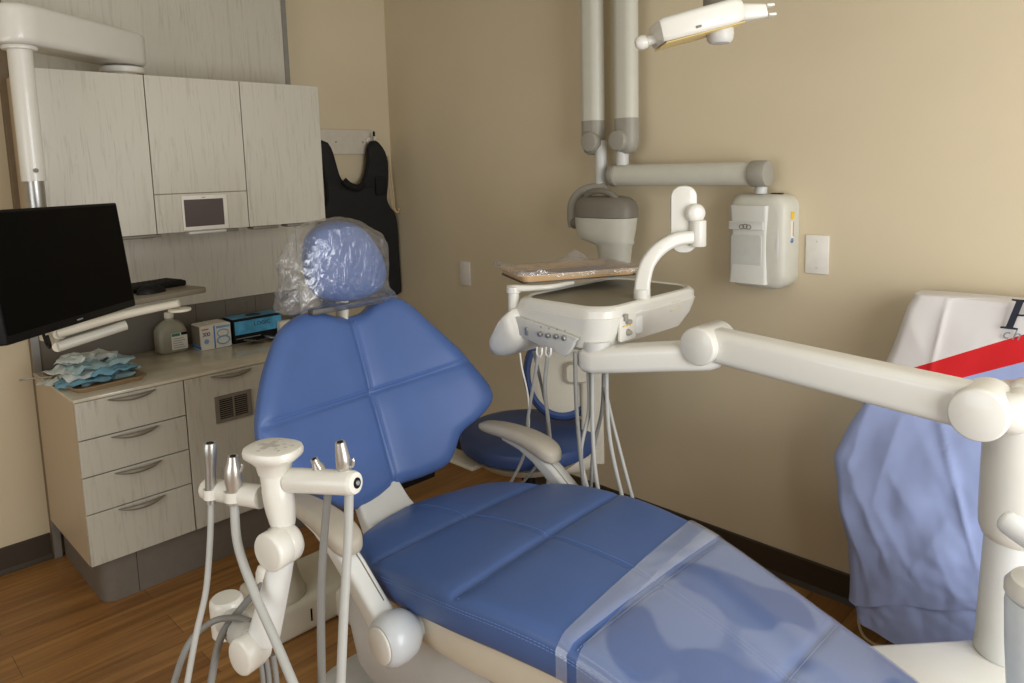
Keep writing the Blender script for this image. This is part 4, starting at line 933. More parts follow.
# knob panel (faces the camera side, y-)
P = [(1.845, 1.083), (1.872, 1.092), (2.118, 1.060), (2.125, 1.045), (2.095, .998), (2.06, .995), (1.90, 1.028), (1.85, 1.045)]
bm = nb(); prism(bm, smooth_closed(P, 60), (0, -.862, 0), (1, 0, 0), (0, 0, 1), (0, -1, 0), .016, .005); kp = obj('knob_panel', bm, M_LGREY, hd, 'pale grey panel with a row of small knobs')
for k, (u, v) in enumerate(((541, 333.5), (549, 335), (557, 336), (565, 337.5))):
    q = on(u, v, 1, -.878); bm = nb(); cyl(bm, q, q+Vector((0, -.012, -.002)), .0085, .0075, n=18, bev=.0015); kb_ = obj('knob', bm, M_STEEL, kp)
q = on(527, 331, 1, -.878); bm = nb(); box(bm, q+Vector((-.006, -.006, -.014)), q+Vector((.006, .0, .012)), .002); obj('toggle_switch', bm, M_STEEL, kp)
bm = nb(); 
for k in range(4):
    q = on(541+k*8, 327+k*1.2, 1, -.8785); box(bm, q+Vector((-.001, -.0006, -.003)), q+Vector((.001, .0, .003)))
obj('tick_marks', bm, M_INK, kp, smooth=False)
# valve panel on right side (faces x+)
xv = 2.238
bm = nb(); rings = []
q0 = (-.80, 1.050); q1 = (-.66, 1.122)
def xv_at(y): return 2.2475
prism(bm, rrect(-.785, -.70, 1.040, 1.118, .008, 4), (2.2195, 0, 0), (0, 1, 0), (0, 0, 1), (1, 0, 0), .010, .003); vp = obj('valve_panel', bm, M_WHITE, hd)
bm = nb(); box(bm, (2.2296, -.768, 1.104), (2.238, -.752, 1.126), .002); box(bm, (2.2296, -.758, 1.094), (2.242, -.737, 1.106), .002); obj('valve_lever', bm, M_XGREY, vp, 'grey valve lever')
bm = nb(); lathe(bm, (2.2296, -.745, 1.066), (1, 0, 0), [(0, .011), (.008, .009), (.014, .005)], n=20); obj('valve_knob', bm, M_XGREY, vp)
bm = nb()
for k in range(3): box(bm, (2.2296, -.772+k*.016, 1.086), (2.2302, -.76+k*.016, 1.090))
obj('yellow_marks', bm, M_YELLOW, vp, smooth=False)
bm = nb(); prism(bm, rrect(-.695, -.66, 1.05, 1.125, .006, 4), (2.2185, 0, 0), (0, 1, 0), (0, 0, 1), (1, 0, 0), .007, .002); obj('valve_flap', bm, M_WHITE2, hd)
bm = nb(); prism(bm, rrect(-.50, -.44, 1.09, 1.122, .004, 4), (2.220, 0, 0), (0, 1, 0), (0, 0, 1), (1, 0, 0), .006, .002); obj('small_hatch', bm, M_CREAM, hd)
# tray holder post on the near left corner
tp = on(512, 312, 1, -.84)
tp = Vector((1.84, -.83, 1.12))
tp = on(514, 311, 1, -.84)
bm = nb(); lathe(bm, (tp.x, tp.y, 1.075), (0, 0, 1), [(0, .024), (.003, .027), (.018, .027), (.020, .0195), (.086, .019), (.088, .024), (.107, .024), (.109, .02)], n=28); box(bm, (tp.x, tp.y-.013, 1.075), (tp.x+.05, tp.y+.025, 1.092), .005); obj('tray_post', bm, M_WHITE, du)
bm = nb(); tube(bm, [(tp.x-.02, tp.y-.005, 1.178), (tp.x+.01, tp.y, 1.178), (tp.x+.05, tp.y+.04, 1.177), (tp.x+.09, tp.y+.10, 1.178), (tp.x+.09, tp.y+.2, 1.179)], [.009, .012, .010, .009, .008], n=14, flat=1); obj('tray_arm', bm, M_WHITE, du)
# display arm, knuckle and paddle
a0 = on(602, 318, 1, -.80)
a0 = at(602, 312, 2.28)
def dp(u, v): return at(u, v, 2.36)
bm = nb(); lathe(bm, dp(642, 297)+Vector((0, 0, -.02)), (0, 0, 1), [(0, .027), (.045, .027), (.048, .024)], n=30); obj('arm_socket', bm, M_WHITE, du)
path = [dp(642, 293), dp(643, 280), dp(648, 263), dp(659, 249), dp(674, 240), dp(690, 237), dp(702, 236)]
rings = []; P = crom(path, 8); vd = (CAM-path[0]); vd.z = 0; vd.normalize()
for i, p in enumerate(P):
    d_ = (P[min(i+1, len(P)-1)]-P[max(0, i-1)]).normalized(); nn = vd.cross(d_).normalized(); w = .022; hh = .026-.006*i/len(P)
    rings.append([p+vd*q[0]+nn*q[1] for q in rrect(-w, w, -hh, hh, .011, 5)])
bm = nb(); loft(bm, rings); obj('display_arm', bm, M_WHITE, du)
k0 = dp(698, 242); k1 = dp(698, 215)
bm = nb(); cyl(bm, (k0.x, k0.y, k0.z-.015), (k0.x, k0.y, k1.z-.015), .026, n=32, bev=.005); obj('wrist_post', bm, M_WHITE, du)
kc = dp(695, 213)
bm = nb(); lathe(bm, kc+Vector((.02, -.02, 0)), (-.75, .66, 0), [(0, .018), (.004, .027), (.012, .031), (.05, .031), (.055, .026)], n=36); obj('wrist_ball', bm, M_WHITE, du)
# paddle: a flat rounded plate seen obliquely
pc = dp(684, 217); ex2 = Vector((.80, .60, 0)).normalized(); n2 = Vector((.60, -.80, 0)).normalized()
bm = nb(); prism(bm, rrect(-.042, .042, -.118, .100, .036, 8), pc-n2*.03, ex2, (0, 0, 1), n2, .026, .008); obj('display_mount', bm, M_WHITE, du)

# hoses hanging from the head
HS = [(.0030, M_CARDW, [(520, 353, 2.36), (522, 368, 2.38), (528, 396, 2.44), (529, 425, 2.52), (527, 450, 2.56)]),
      (.0055, M_HOSE, [(538.6, 350, 2.32), (535, 375, 2.38), (528, 418, 2.50), (524, 455, 2.56), (507, 490, 2.56)]),
      (.0055, M_HOSED, [(534, 352, 2.36), (543, 392, 2.44), (547, 415, 2.50), (543, 455, 2.58), (512, 495, 2.58)]),
      (.0065, M_HOSE, [(548, 351, 2.32), (545, 387, 2.40), (549, 428, 2.50), (551, 460, 2.54), (545, 500, 2.56)]),
      (.0065, M_HOSED, [(575, 352, 2.26), (576, 398, 2.26), (579, 440, 2.26), (583, 480, 2.25), (590, 525, 2.26)]),
      (.0065, M_HOSE, [(588, 364, 2.30), (589, 410, 2.28), (581, 450, 2.27), (586, 483, 2.25), (600, 530, 2.26)]),
      (.0065, M_HOSE, [(592.5, 366, 2.28), (592.5, 420, 2.26), (594, 455, 2.25), (597, 483, 2.24), (606, 535, 2.25)]),
      (.0060, M_HOSED, [(604, 366, 2.30), (602, 410, 2.30), (594, 446, 2.30), (591, 483, 2.28), (588, 530, 2.28)]),
      (.0065, M_HOSE, [(606.5, 366, 2.27), (607, 400, 2.26), (610, 440, 2.25), (620.5, 490, 2.24), (634, 540, 2.26)]),
      (.0060, M_HOSE, [(605, 388, 2.29), (612, 420, 2.28), (619, 447, 2.27), (630.5, 491, 2.25), (644, 540, 2.27)])]
for r, m, pp in HS:
    bm = nb(); tube(bm, [at(*p) for p in pp], r, n=12); obj('handpiece_hose', bm, m, du)
for u, v in ((540, 354), (549, 354)):
    bm = nb(); q = at(u, v-3, 2.30); tube(bm, [q+Vector((-.010, -.002, .012)), q+Vector((-.010, -.004, -.008)), q+Vector((0, -.004, -.018)), q+Vector((.010, -.004, -.008)), q+Vector((.010, -.002, .012))], .003, n=8); obj('hose_clip', bm, M_WHITE, du)

# instrument tray on top with film
TZ = 1.1895
cs = [on(522, 277, 2, 1.215), on(640, 268, 2, 1.215), on(600, 256, 2, 1.215)]
e1 = (cs[1]-cs[0]); Lt = e1.length; e1.normalize(); mid = (cs[0]+cs[1])/2; e2 = Vector((-e1.y, e1.x, 0)); Wt = .27
tcn = mid+e2*Wt/2
rot = math.atan2(e1.y, e1.x)
t = thing('instrument_tray', 'tan instrument tray with raised rim on the arm above the delivery head', 'tray', (tcn.x, tcn.y, TZ))
bm = nb(); trayshape(bm, tcn.x, tcn.y, TZ+.004, Lt, Wt, .024, rot, r=.025); obj('tray_pan', bm, M_TRAY, t)
bm = nb(); ex3 = e1; prism(bm, rrect(-Lt/2+.006, Lt/2-.006, -Wt/2+.006, Wt/2-.006, .02, 6), (tcn.x, tcn.y, TZ), e1, e2, (0, 0, 1), .0038); obj('tray_support', bm, mat('tray_support_grey', (70, 66, 60), .4), t, 'dark support plate under the tray')
bm = nb(); prism(bm, rrect(-Lt/2+.03, Lt/2-.03, -Wt/2+.03, Wt/2-.03, .01, 4), (tcn.x, tcn.y, TZ+.0075), e1, e2, (0, 0, 1), .002); obj('tray_paper', bm, M_PINK, t, 'pinkish grey paper liner')
bm = nb(); nx, ny = 90, 60; g = {}
for i in range(nx+1):
    for j in range(ny+1):
        u = (i/nx-.5)*2; v = (j/ny-.5)*2; U = u*(Lt/2+.016); V = v*(Wt/2+.012)
        e = min(1-abs(u), 1-abs(v))
        k = mn.noise(Vector((U*24, V*24, 1)))*.5+mn.noise(Vector((U*60, V*60, 3)))*.25
        lift = math.exp(-((u+.95)/.16)**2)*.014+math.exp(-((u-.25)/.22)**2-((v-.55)/.4)**2)*.036+math.exp(-((u+.62)/.2)**2-((v+.9)/.2)**2)*.01
        z = TZ+.030+abs(k)*.010+lift*(1+k*1.3)-(0 if e > .03 else .014*(1-e/.03))
        p = tcn+e1*(U+k*.004)+e2*(V+k*.004); g[i, j] = bm.verts.new((p.x-.006*(u < -.95), p.y, z))
for i in range(nx):
    for j in range(ny): bm.faces.new((g[i, j], g[i+1, j], g[i+1, j+1], g[i, j+1]))
tag(obj('tray_wrap', bm, M_WRAP, None, angle=20), 'clear crinkled plastic sleeve wrapped round the tan instrument tray', 'plastic cover')

# ------------------------------------------------------------------ assistant instrument holder
t = ah_ = thing('instrument_holder', 'white instrument holder with keypad top and two suction bars in front', 'instrument holder', tuple(at(250, 650, 1.42)))
KP = at(273, 451, 1.38); 
# keypad
kx = (at(302, 444, 1.36)-at(245, 450, 1.41)); kx.z = 0; kx.normalize(); ky = Vector((-kx.y, kx.x, 0))
def kring(z, a, b, n=40): 
    return [Vector((KP.x, KP.y, z))+kx*(a*abs(math.cos(q))**.8*(1 if math.cos(q) > 0 else -1))+ky*(b*abs(math.sin(q))**.8*(1 if math.sin(q) > 0 else -1)) for q in [2*PI*i/n for i in range(n)]]
kz = KP.z
bm = nb(); loft(bm, [kring(kz+.010, .004, .004), kring(kz+.010, .047, .040), kring(kz+.008, .053, .045), kring(kz+.002, .0555, .047), kring(kz-.006, .0545, .046), kring(kz-.014, .046, .038), kring(kz-.024, .033, .030), kring(kz-.042, .0275, .0275)]); kpad = obj('keypad', bm, M_WHITE, ah_)
bm = nb(); A1, B1 = .006, .021
pp = [(A1, B1), (-A1, B1), (-A1, A1), (-B1, A1), (-B1, -A1), (-A1, -A1), (-A1, -B1), (A1, -B1), (A1, -A1), (B1, -A1), (B1, A1), (A1, A1)]
P0 = [Vector((KP.x, KP.y, kz+.0102))+kx*(X-.008)+ky*Y for X, Y in pp]
v0 = [bm.verts.new(q) for q in P0]; v1 = [bm.verts.new(q+Vector((0, 0, .0008))) for q in P0]
for R in (v0, v1):
    bm.faces.new([R[i] for i in (0, 1, 2, 11)]); bm.faces.new([R[i] for i in (2, 3, 4, 5)]); bm.faces.new([R[i] for i in (5, 6, 7, 8)]); bm.faces.new([R[i] for i in (8, 9, 10, 11)]); bm.faces.new([R[i] for i in (2, 5, 8, 11)])
for i in range(12): bm.faces.new((v0[i], v0[(i+1) % 12], v1[(i+1) % 12], v1[i]))
obj('cross_key', bm, M_KEYG, kpad, 'pale grey cross-shaped key')
for i, (X, Y) in enumerate(((-.040, 0), (.018, .012), (.018, -.012), (.03, 0), (.028, -.018), (-.008, .03), (-.008, -.03), (.036, .012))):
    q = Vector((KP.x, KP.y, kz+.0101))+kx*X+ky*Y; bm = nb(); lathe(bm, q, (0, 0, 1), [(0, .0034), (.0008, .003)], n=12); obj('key', bm, M_KEYG, kpad)
# neck
bx_, by_ = KP.x, KP.y
e0 = at(280, 520, 1.40)
nx_ = Vector((bx_, by_, 0)); zn0 = kz-.042; zn1 = at(282, 527, 1.40).z
bm = nb(); rings = []
for z, r in ((zn0+.005, .0272), (zn0-.03, .0275), (zn0-.034, .0285), (zn0-.06, .0285), (zn1+.035, .0275), (zn1+.01, .024), (zn1, .021)):
    f = (zn0-z)/(zn0-zn1); c = Vector((bx_, by_, z)).lerp(Vector((e0.x+.004, e0.y+.004, z)), max(0, f)); rings.append([c+Vector((math.cos(q)*r, math.sin(q)*r, 0)) for q in [2*PI*i/36 for i in range(36)]])
loft(bm, rings); obj('neck', bm, M_WHITE, ah_)
# bar
BLp = at(203, 488, 1.46); BRp = at(357, 483, 1.32)
mid1 = at(262, 497, 1.41); mid2 = at(290, 480, 1.385)
bm = nb(); lathe(bm, BLp, (mid1-BLp), [(0, .006), (.002, .014), (.007, .0195), (.014, .0215), ((mid1-BLp).length, .0225)], n=32); obj('holder_bar', bm, M_WHITE, ah_)
bm = nb(); lathe(bm, BRp, (mid2-BRp), [(0, .014), (.002, .019), (.007, .0215), (.012, .0225), ((mid2-BRp).length, .0235)], n=32); obj('holder_bar', bm, M_WHITE, ah_)
dd = (BRp-mid2).normalized()
bm = nb(); lathe(bm, BRp+dd*.0002, dd, [(0, .010), (.001, .0098)], n=24); obj('bar_socket', bm, M_BLACK, ah_)
bm = nb(); lathe(bm, BRp+dd*.0013, dd, [(0, .0045), (.002, .004)], n=18); obj('socket_pin', bm, M_CHROME, ah_)
# elbow, lower arm, lower joints
EL = at(282, 545, 1.385); eax = (at(262, 549, 1.36)-at(300, 545, 1.42)).normalized(); eax = (eax+vd*.55).normalized(); eax.z = 0; eax.normalize()
bm = nb(); lathe(bm, EL+eax*.036, -eax, [(0, .0325), (.0015, .0355), (.004, .0372), (.008, .0375), (.032, .0375), (.034, .0365), (.036, .0375), (.054, .0375), (.060, .034), (.063, .026)], n=48); obj('elbow_joint', bm, M_WHITE, ah_)
LJ = at(263, 640, 1.42)
bm = nb(); rings = []; a = EL-eax*.01; b = LJ; dd = (b-a).normalized(); w_ = dd.cross(vd).normalized()
for f, r in ((.1, .022), (.3, .025), (.6, .028), (.9, .031), (1.0, .030)): rings.append([a.lerp(b, f)+(w_*math.cos(q)*r+w_.cross(dd)*math.sin(q)*r*.8) for q in [2*PI*i/28 for i in range(28)]])
loft(bm, rings); obj('lower_arm', bm, M_WHITE2, ah_)
LK = at(254, 648, 1.42)
bm = nb(); lathe(bm, LK+eax*.036, -eax, [(0, .0265), (.0015, .030), (.005, .032), (.04, .032), (.055, .028)], n=40); bmesh.ops.scale(bm, verts=bm.verts, vec=(1, 1, 1.15), space=Matrix.Translation(-LK)); obj('lower_joint', bm, M_WHITE, ah_)
WC = at(226, 597, 1.58)
bm = nb(); lathe(bm, (WC.x, WC.y, WC.z-.085), (0, 0, 1), [(0, .030), (.004, .034), (.07, .035), (.080, .034), (.085, .029), (.086, .015)], n=44); obj('swivel_can', bm, M_WHITE, ah_)
bm = nb(); tube(bm, [WC+Vector((0, 0, -.05)), LK+Vector((0, 0, .01))], .03, n=20); obj('link', bm, M_LGREY, ah_)
cz = at(262, 572, 1.56)
bm = nb(); lathe(bm, (cz.x, cz.y, cz.z-.02), (.25, .1, 1), [(0, .014), (.012, .016), (.02, .017), (.032, .015), (.036, .008)], n=24); obj('valve_cap', bm, M_CARDW, ah_)
# link arm from holder back to the chair (hidden behind)
bm = nb(); tube(bm, [WC+Vector((0, 0, -.075)), WC.lerp(Vector((cn.x, cn.y, .2)), .5)+Vector((0, 0, -.06)), Vector((cn.x, cn.y, .22))], .016, n=16); obj('support_arm', bm, M_CREAM, ah_)
# instruments: top-level tools standing in the bar
def tool(name, label, top, low, prof, m, hook=False):
    top = Vector(top); low = Vector(low); d_ = (top-low).normalized(); Ltot = (top-low).length
    t = thing(name, label, 'suction handpiece', tuple(low))
    bm = nb(); lathe(bm, low, d_, [(a*Ltot, r) for a, r in prof], n=26); b = obj('tool_body', bm, m, t)
    bm = nb(); lathe(bm, top+d_*.0003, d_, [(0, prof[-1][1]*.62), (.0006, prof[-1][1]*.6)], n=18); obj('tip_opening', bm, M_BLACK, t)
    if hook:
        bm = nb(); q = low.lerp(top, hook); s = (R_*.7+fw*-.3).normalized(); tube(bm, [q, q+s*.018, q+s*.023+d_*.010, q+s*.022+d_*.016], .0025, n=8); obj('lever', bm, m, t)
    return t
T1 = tool('air_water_syringe', 'slim grey syringe at the far left end of the holder bar', at(210, 443, 1.425), at(211, 503, 1.435), [(0, .0105), (.55, .010), (.8, .0125), (.93, .0135), (1, .0115)], M_STEEL)
T2 = tool('suction_handpiece', 'chrome suction handpiece with ring lever second from left on the holder', at(233, 456, 1.405), at(234, 503, 1.42), [(0, .014), (.35, .0145), (.45, .0165), (.75, .0155), (.85, .012), (1, .0095)], M_CHROME, .7)
T3 = tool('saliva_ejector', 'short chrome saliva ejector valve on the right holder bar', at(314, 459, 1.355), at(323, 478, 1.365), [(0, .012), (.3, .0125), (.6, .011), (.8, .0075), (1, .007)], M_CHROME)
T4 = tool('suction_handpiece', 'tallest chrome suction valve at the right end of the holder bar', at(340, 442, 1.325), at(346, 478, 1.34), [(0, .0125), (.3, .0125), (.35, .0145), (.55, .013), (.8, .011), (1, .009)], M_CHROME, .35)
def clipring(u, v, d, r):
    q = at(u, v, d); bm = nb(); lathe(bm, q+Vector((0, 0, -.012)), (0, 0, 1), [(0, r+.0022), (.020, r+.0022), (.020, r), (0, r), (0, r+.0022)], n=26, caps=False); obj('holder_cup', bm, M_WHITE, ah_)
clipring(211, 492, 1.435, .0125); clipring(234, 494, 1.42, .0165)
for lb, r, m, pp in (('thin grey hose hanging from the far left syringe', .0058, M_HOSE, [(211, 503, 1.436), (210, 540, 1.43), (206, 590, 1.42), (196, 635, 1.40), (186, 690, 1.38)]),
                     ('grey hose curving down from the ring-lever suction handpiece', .0085, M_HOSE, [(234, 503, 1.42), (238, 545, 1.40), (254, 592, 1.37), (275, 640, 1.34), (298, 695, 1.30)]),
                     ('grey ribbed hose below the short saliva ejector', .0075, M_HOSED, [(328, 492, 1.37), (324, 540, 1.37), (321, 600, 1.36), (322, 700, 1.34)]),
                     ('thick grey hose under the right end of the holder bar', .0085, M_HOSE, [(349, 492, 1.335), (348, 540, 1.33), (344, 610, 1.31), (340, 700, 1.29)])):
    bm = nb(); tube(bm, [at(*p) for p in pp], r, n=16); tag(obj('suction_hose', bm, m, None), lb, 'hose')
for lb, r, m, pp in (('grey hose looping behind the white can at bottom left', .0075, M_HOSED, [(262, 585, 1.50), (240, 610, 1.50), (220, 640, 1.47), (208, 700, 1.44)]),
                     ('grey hose arching low over the white can towards the floor', .0065, M_HOSED, [(251, 622, 1.46), (236, 618, 1.47), (212, 622, 1.48), (188, 645, 1.44), (170, 695, 1.40)])):
    bm = nb(); tube(bm, [at(*p) for p in pp], r, n=14); tag(obj('suction_hose', bm, m, None), lb, 'hose')
for i, u in enumerate((263, 269, 276)):
    bm = nb(); tube(bm, [at(u-3, 655, 1.48), at(u, 675, 1.48), at(u+2, 700, 1.48)], .0055, n=12); obj('service_hose', bm, M_HOSED, ah_)

# ------------------------------------------------------------------ operator stool
t = st_ = thing('operator_stool', 'blue operator stool with round backrest standing against the beige wall', 'stool', (1.64, -.56, 0))
sx_, sy_, sz_ = 1.62, -.575, .57
def disc(bm, cx, cy, z0, prof, n=56, ax=1.0, ay=1.0, rot=0):
    ca, sa = math.cos(rot), math.sin(rot)
    loft(bm, [[Vector((cx+(r*ax*math.cos(q))*ca-(r*ay*math.sin(q))*sa, cy+(r*ax*math.cos(q))*sa+(r*ay*math.sin(q))*ca, z0+h)) for q in [2*PI*i/n for i in range(n)]] for h, r in prof])
bm = nb(); disc(bm, sx_, sy_, sz_-.085, [(0, .20), (.006, .24), (.02, .262), (.045, .268), (.065, .26), (.078, .235), (.085, .19), (.083, .10), (.080, .01)], ax=1.02, ay=.98); obj('seat', bm, M_VDARK, st_)
bm = nb(); disc(bm, sx_, sy_, sz_-.165, [(0, .06), (.01, .12), (.04, .19), (.078, .235)]); obj('seat_pan', bm, M_CREAM, st_)
bm = nb(); box(bm, (sx_-.26, sy_-.25, sz_-.118), (sx_-.05, sy_-.16, sz_-.10), .006); obj('paddle_lever', bm, M_CREAM, st_)
bm = nb(); cyl(bm, (sx_, sy_, .12), (sx_, sy_, sz_-.12), .028, n=24); obj('gas_column', bm, M_BLACK, st_)
for k in range(5):
    a = 2*PI*k/5+.3; e = Vector((math.cos(a), math.sin(a), 0)); c = Vector((sx_, sy_, 0))
    bm = nb(); tube(bm, [c+Vector((0, 0, .13)), c+e*.12+Vector((0, 0, .115)), c+e*.25+Vector((0, 0, .085))], [.03, .024, .016], n=12); lg = obj('base_leg', bm, M_CREAM, st_)
    bm = nb(); q = c+e*.25; s = Vector((-e.y, e.x, 0)); cyl(bm, q-s*.022+Vector((0, 0, .0285)), q+s*.022+Vector((0, 0, .0285)), .0275, n=22, bev=.004); cyl(bm, q+Vector((0, 0, .05)), q+Vector((0, 0, .09)), .008, n=10); obj('caster', bm, M_BLACK, lg)
# backrest: oval cushion ring around a cream shell; outer face looks to the camera side
bcn = Vector((1.70, -.455, .775)); bnn = Vector((.62, -.74, .25)).normalized(); bxx = Vector((.77, .64, 0)).normalized(); byy = bnn.cross(bxx).normalized()
if byy.z < 0: byy = -byy
def ovr(a, b, h, n=56): return [bcn+bxx*a*math.cos(q)+byy*b*math.sin(q)+bnn*h for q in [2*PI*i/n for i in range(n)]]
bm = nb(); loft(bm, [ovr(.02, .02, -.075), ovr(.11, .13, -.075), ovr(.135, .16, -.068), ovr(.152, .180, -.045), ovr(.156, .185, -.02), ovr(.150, .178, .004), ovr(.138, .166, .012), ovr(.126, .154, .010)]); obj('backrest_cushion', bm, M_VDARK, st_)
bm = nb(); loft(bm, [ovr(.126, .154, .0), ovr(.124, .151, .012), ovr(.10, .125, .020), ovr(.02, .02, .026)]); obj('backrest_shell', bm, M_CREAM, st_, 'cream shell on the outside of the backrest')
bkp = bcn+bnn*.03+bxx*.055
bm = nb(); rings = [[bkp+bxx*(p[0]*s)+byy*(p[1]*s)+bnn*h for p in rrect(-.045, .05, -.04, .04, .02, 5)] for h, s in ((-.01, 1.1), (.02, 1), (.035, .8))]; loft(bm, rings); obj('backrest_bracket', bm, M_CREAM, st_)
pk = bkp+bxx*.05+bnn*.01
bm = nb(); rings = []
for z, w in ((.43, .045), (.50, .045), (.58, .044), (.70, .042), (.78, .040), (.815, .034), (.825, .02)):
    c = Vector((pk.x+.012, pk.y-.0, z)); rings.append([c+bxx*p[0]+Vector((bnn.x, bnn.y, 0)).normalized()*p[1] for p in rrect(-w, w, -.016, .016, .012, 5)])
loft(bm, rings); obj('backrest_post', bm, M_CREAM, st_)
bm = nb(); tube(bm, [(pk.x+.01, pk.y, .50), (pk.x-.01, pk.y-.03, .44), (sx_+.08, sy_, .43)], [.035, .04, .035], n=14); obj('post_foot', bm, M_CREAM, st_)

# ------------------------------------------------------------------ draped equipment at right
def yfront(z): return -.14-.13*max(0, min(1, (1.16-z)/.75))
# left silhouette of the cloth by height (x), at about y=-.13
ZL = [.10, .161, .355, .549, .627, .732, .813, .888, 1.002, 1.128, 1.16]
XL = [2.745, 2.735, 2.727, 2.690, 2.680, 2.718, 2.760, 2.788, 2.822, 2.852, 2.868]
def cloth_ring(z, grow=0):
    xl = itp(z, ZL, XL)-grow; xr = 3.78; yf = yfront(z)-grow; yb = -.045
    R = []
    P = rrect(xl, xr, yf, yb, .03, 8)
    # resample the front face finely
    L = []
    for a, b in zip(P, P[1:]+P[:1]):
        n = max(1, int(math.hypot(b[0]-a[0], b[1]-a[1])/.012))
        for i in range(n): L.append((a[0]+(b[0]-a[0])*i/n, a[1]+(b[1]-a[1])*i/n))
    return L
CREASES = [(2.955, 1.17, 2.925, .93, .007, .008), (2.925, .93, 3.09, .42, .010, .010), (2.76, .80, 2.72, .60, .012, .03), (2.72, .62, 2.86, .33, .012, .035), (2.86, .80, 2.80, .52, .010, .03), (2.80, .52, 2.95, .30, .010, .04), (2.90, .78, 3.0, .62, .008, .03), (3.02, .55, 2.93, .36, .008, .03), (2.70, .50, 2.80, .24, .008, .03), (2.84, .62, 2.92, .52, .006, .02), (2.98, .45, 3.05, .27, .007, .03), (3.1, .9, 3.2, .5, .01, .03), (2.85, 1.1, 2.90, 1.0, .004, .02)]
def cloth(name, z0, z1, grow, m, label, top=True, hem=None, seed=0):
    bm = nb(); rings = []; NS = 420
    zs = list(np.linspace(z0, z1, 70))
    for z in zs:
        L = cloth_ring(z, grow); P = [Vector((a, b, 0)) for a, b in L]
        d_ = [0]
        for a, b in zip(P, P[1:]+P[:1]): d_.append(d_[-1]+(b-a).length)
        k = 0; R = []
        for i in range(NS):
            s = d_[-1]*i/NS
            while d_[k+1] < s: k += 1
            q = P[k].lerp(P[(k+1) % len(P)], (s-d_[k])/max(1e-9, d_[k+1]-d_[k]))
            amp = .006+.020*max(0, min(1, (1.0-z)/.6))
            # folds: slanting ridges plus soft crumple
            f = mn.noise(Vector((q.x*4.5+z*2.0, z*1.7, seed)))*1.1+.5*mn.noise(Vector((q.x*9-z*5, z*3.2, 4+seed)))-.7*abs(mn.noise(Vector((q.x*4+z*3, z*2.2-q.x*2, 2+seed))))-.35*abs(mn.noise(Vector((q.x*9-z*4, z*7+q.x*3, 12+seed))))+.08*mn.noise(Vector((q.x*30, z*30, 8)))
            f += .30
            cr = 0
            for x0_, z0_, x1_, z1_, h_, w_ in CREASES:
                dx_, dz_ = x1_-x0_, z1_-z0_; L2_ = dx_*dx_+dz_*dz_; tt_ = max(0, min(1, ((q.x-x0_)*dx_+(z-z0_)*dz_)/L2_))
                dd_ = math.hypot(q.x-x0_-tt_*dx_, z-z0_-tt_*dz_); cr -= h_*math.exp(-dd_/w_)*(math.sin(PI*(.08+.84*tt_))**.5)
            if seed: cr *= .5
            yy = q.y+f*amp+cr if q.y < -.06 else q.y
            xx = q.x+f*amp*.8*max(0, min(1, (2.86-q.x)/.12))
            zz = z
            if hem is not None and z < z0+.12: zz = z+hem(q)*(1-(z-z0)/.12)
            R.append(Vector((xx, min(yy, -.030), zz)))
        rings.append(R)
    if top:
        L = rings[-1]; c = Vector((3.2, -.11, z1+.012))
        for f in (.985, .9, .5, .1): rings.append([Vector((p.x*f+c.x*(1-f), p.y*f+c.y*(1-f), p.z+.010*(1-f**3))) for p in L])
    vr = loft(bm, rings, caps=False)
    if top:
        try: bm.faces.new(vr[-1])
        except ValueError: pass
    return obj(name, bm, m, None, angle=60)
def cloth_mat():
    m, N, L, B = newmat('printed_cloth'); B.inputs['Roughness'].default_value = .75
    g = N.new('ShaderNodeNewGeometry'); sp = N.new('ShaderNodeSeparateXYZ'); L.new(g.outputs['Position'], sp.inputs[0])
    # stripe lower edge: z = .905 + .51*(x-2.93)-... printed band rises to the right
    ma = N.new('ShaderNodeMath'); ma.operation = 'MULTIPLY_ADD'; ma.inputs[1].default_value = -.488; L.new(sp.outputs['X'], ma.inputs[0]); L.new(sp.outputs['Z'], ma.inputs[2])
    # value = z - .44 x
    gt1 = N.new('ShaderNodeMath'); gt1.operation = 'GREATER_THAN'; gt1.inputs[1].default_value = CL1; L.new(ma.outputs[0], gt1.inputs[0])
    ma2 = N.new('ShaderNodeMath'); ma2.operation = 'MULTIPLY_ADD'; ma2.inputs[1].default_value = -.51; L.new(sp.outputs['X'], ma2.inputs[0]); L.new(sp.outputs['Z'], ma2.inputs[2])
    gt2 = N.new('ShaderNodeMath'); gt2.operation = 'GREATER_THAN'; gt2.inputs[1].default_value = CL2; L.new(ma2.outputs[0], gt2.inputs[0])
    m1 = N.new('ShaderNodeMix'); m1.data_type = 'RGBA'; m1.inputs[6].default_value = lin((158, 172, 214)); m1.inputs[7].default_value = lin((206, 16, 24)); L.new(gt1.outputs[0], m1.inputs[0])
    m2 = N.new('ShaderNodeMix'); m2.data_type = 'RGBA'; m2.inputs[7].default_value = lin((214, 210, 206)); L.new(m1.outputs[2], m2.inputs[6]); L.new(gt2.outputs[0], m2.inputs[0])
    L.new(m2.outputs[2], B.inputs['Base Color'])
    return m
CL1 = .809-.488*2.741; CL2 = .935-.51*2.854
M_CLOTH = cloth_mat()
M_CLOTHB = mat('blue_cloth', (158, 172, 214), .75, var=.03)
def hemf(q): return .006*math.sin(q.x*30)
dc = cloth('dust_cover', .215, 1.165, .012, M_CLOTH, '', True, lambda q: -.054+.36*max(0, min(.35, q.x-2.745))+.004*math.sin(q.x*31))
tag(dc, 'blue cloth cover with white top and red stripe draped beside the wall', 'cloth cover')
ul = cloth('under_cloth', .10, .34, -.006, M_CLOTHB, '', False, lambda q: .02*math.cos((q.x-2.93)*9)*-1+.07*max(0, q.x-2.97), 3)
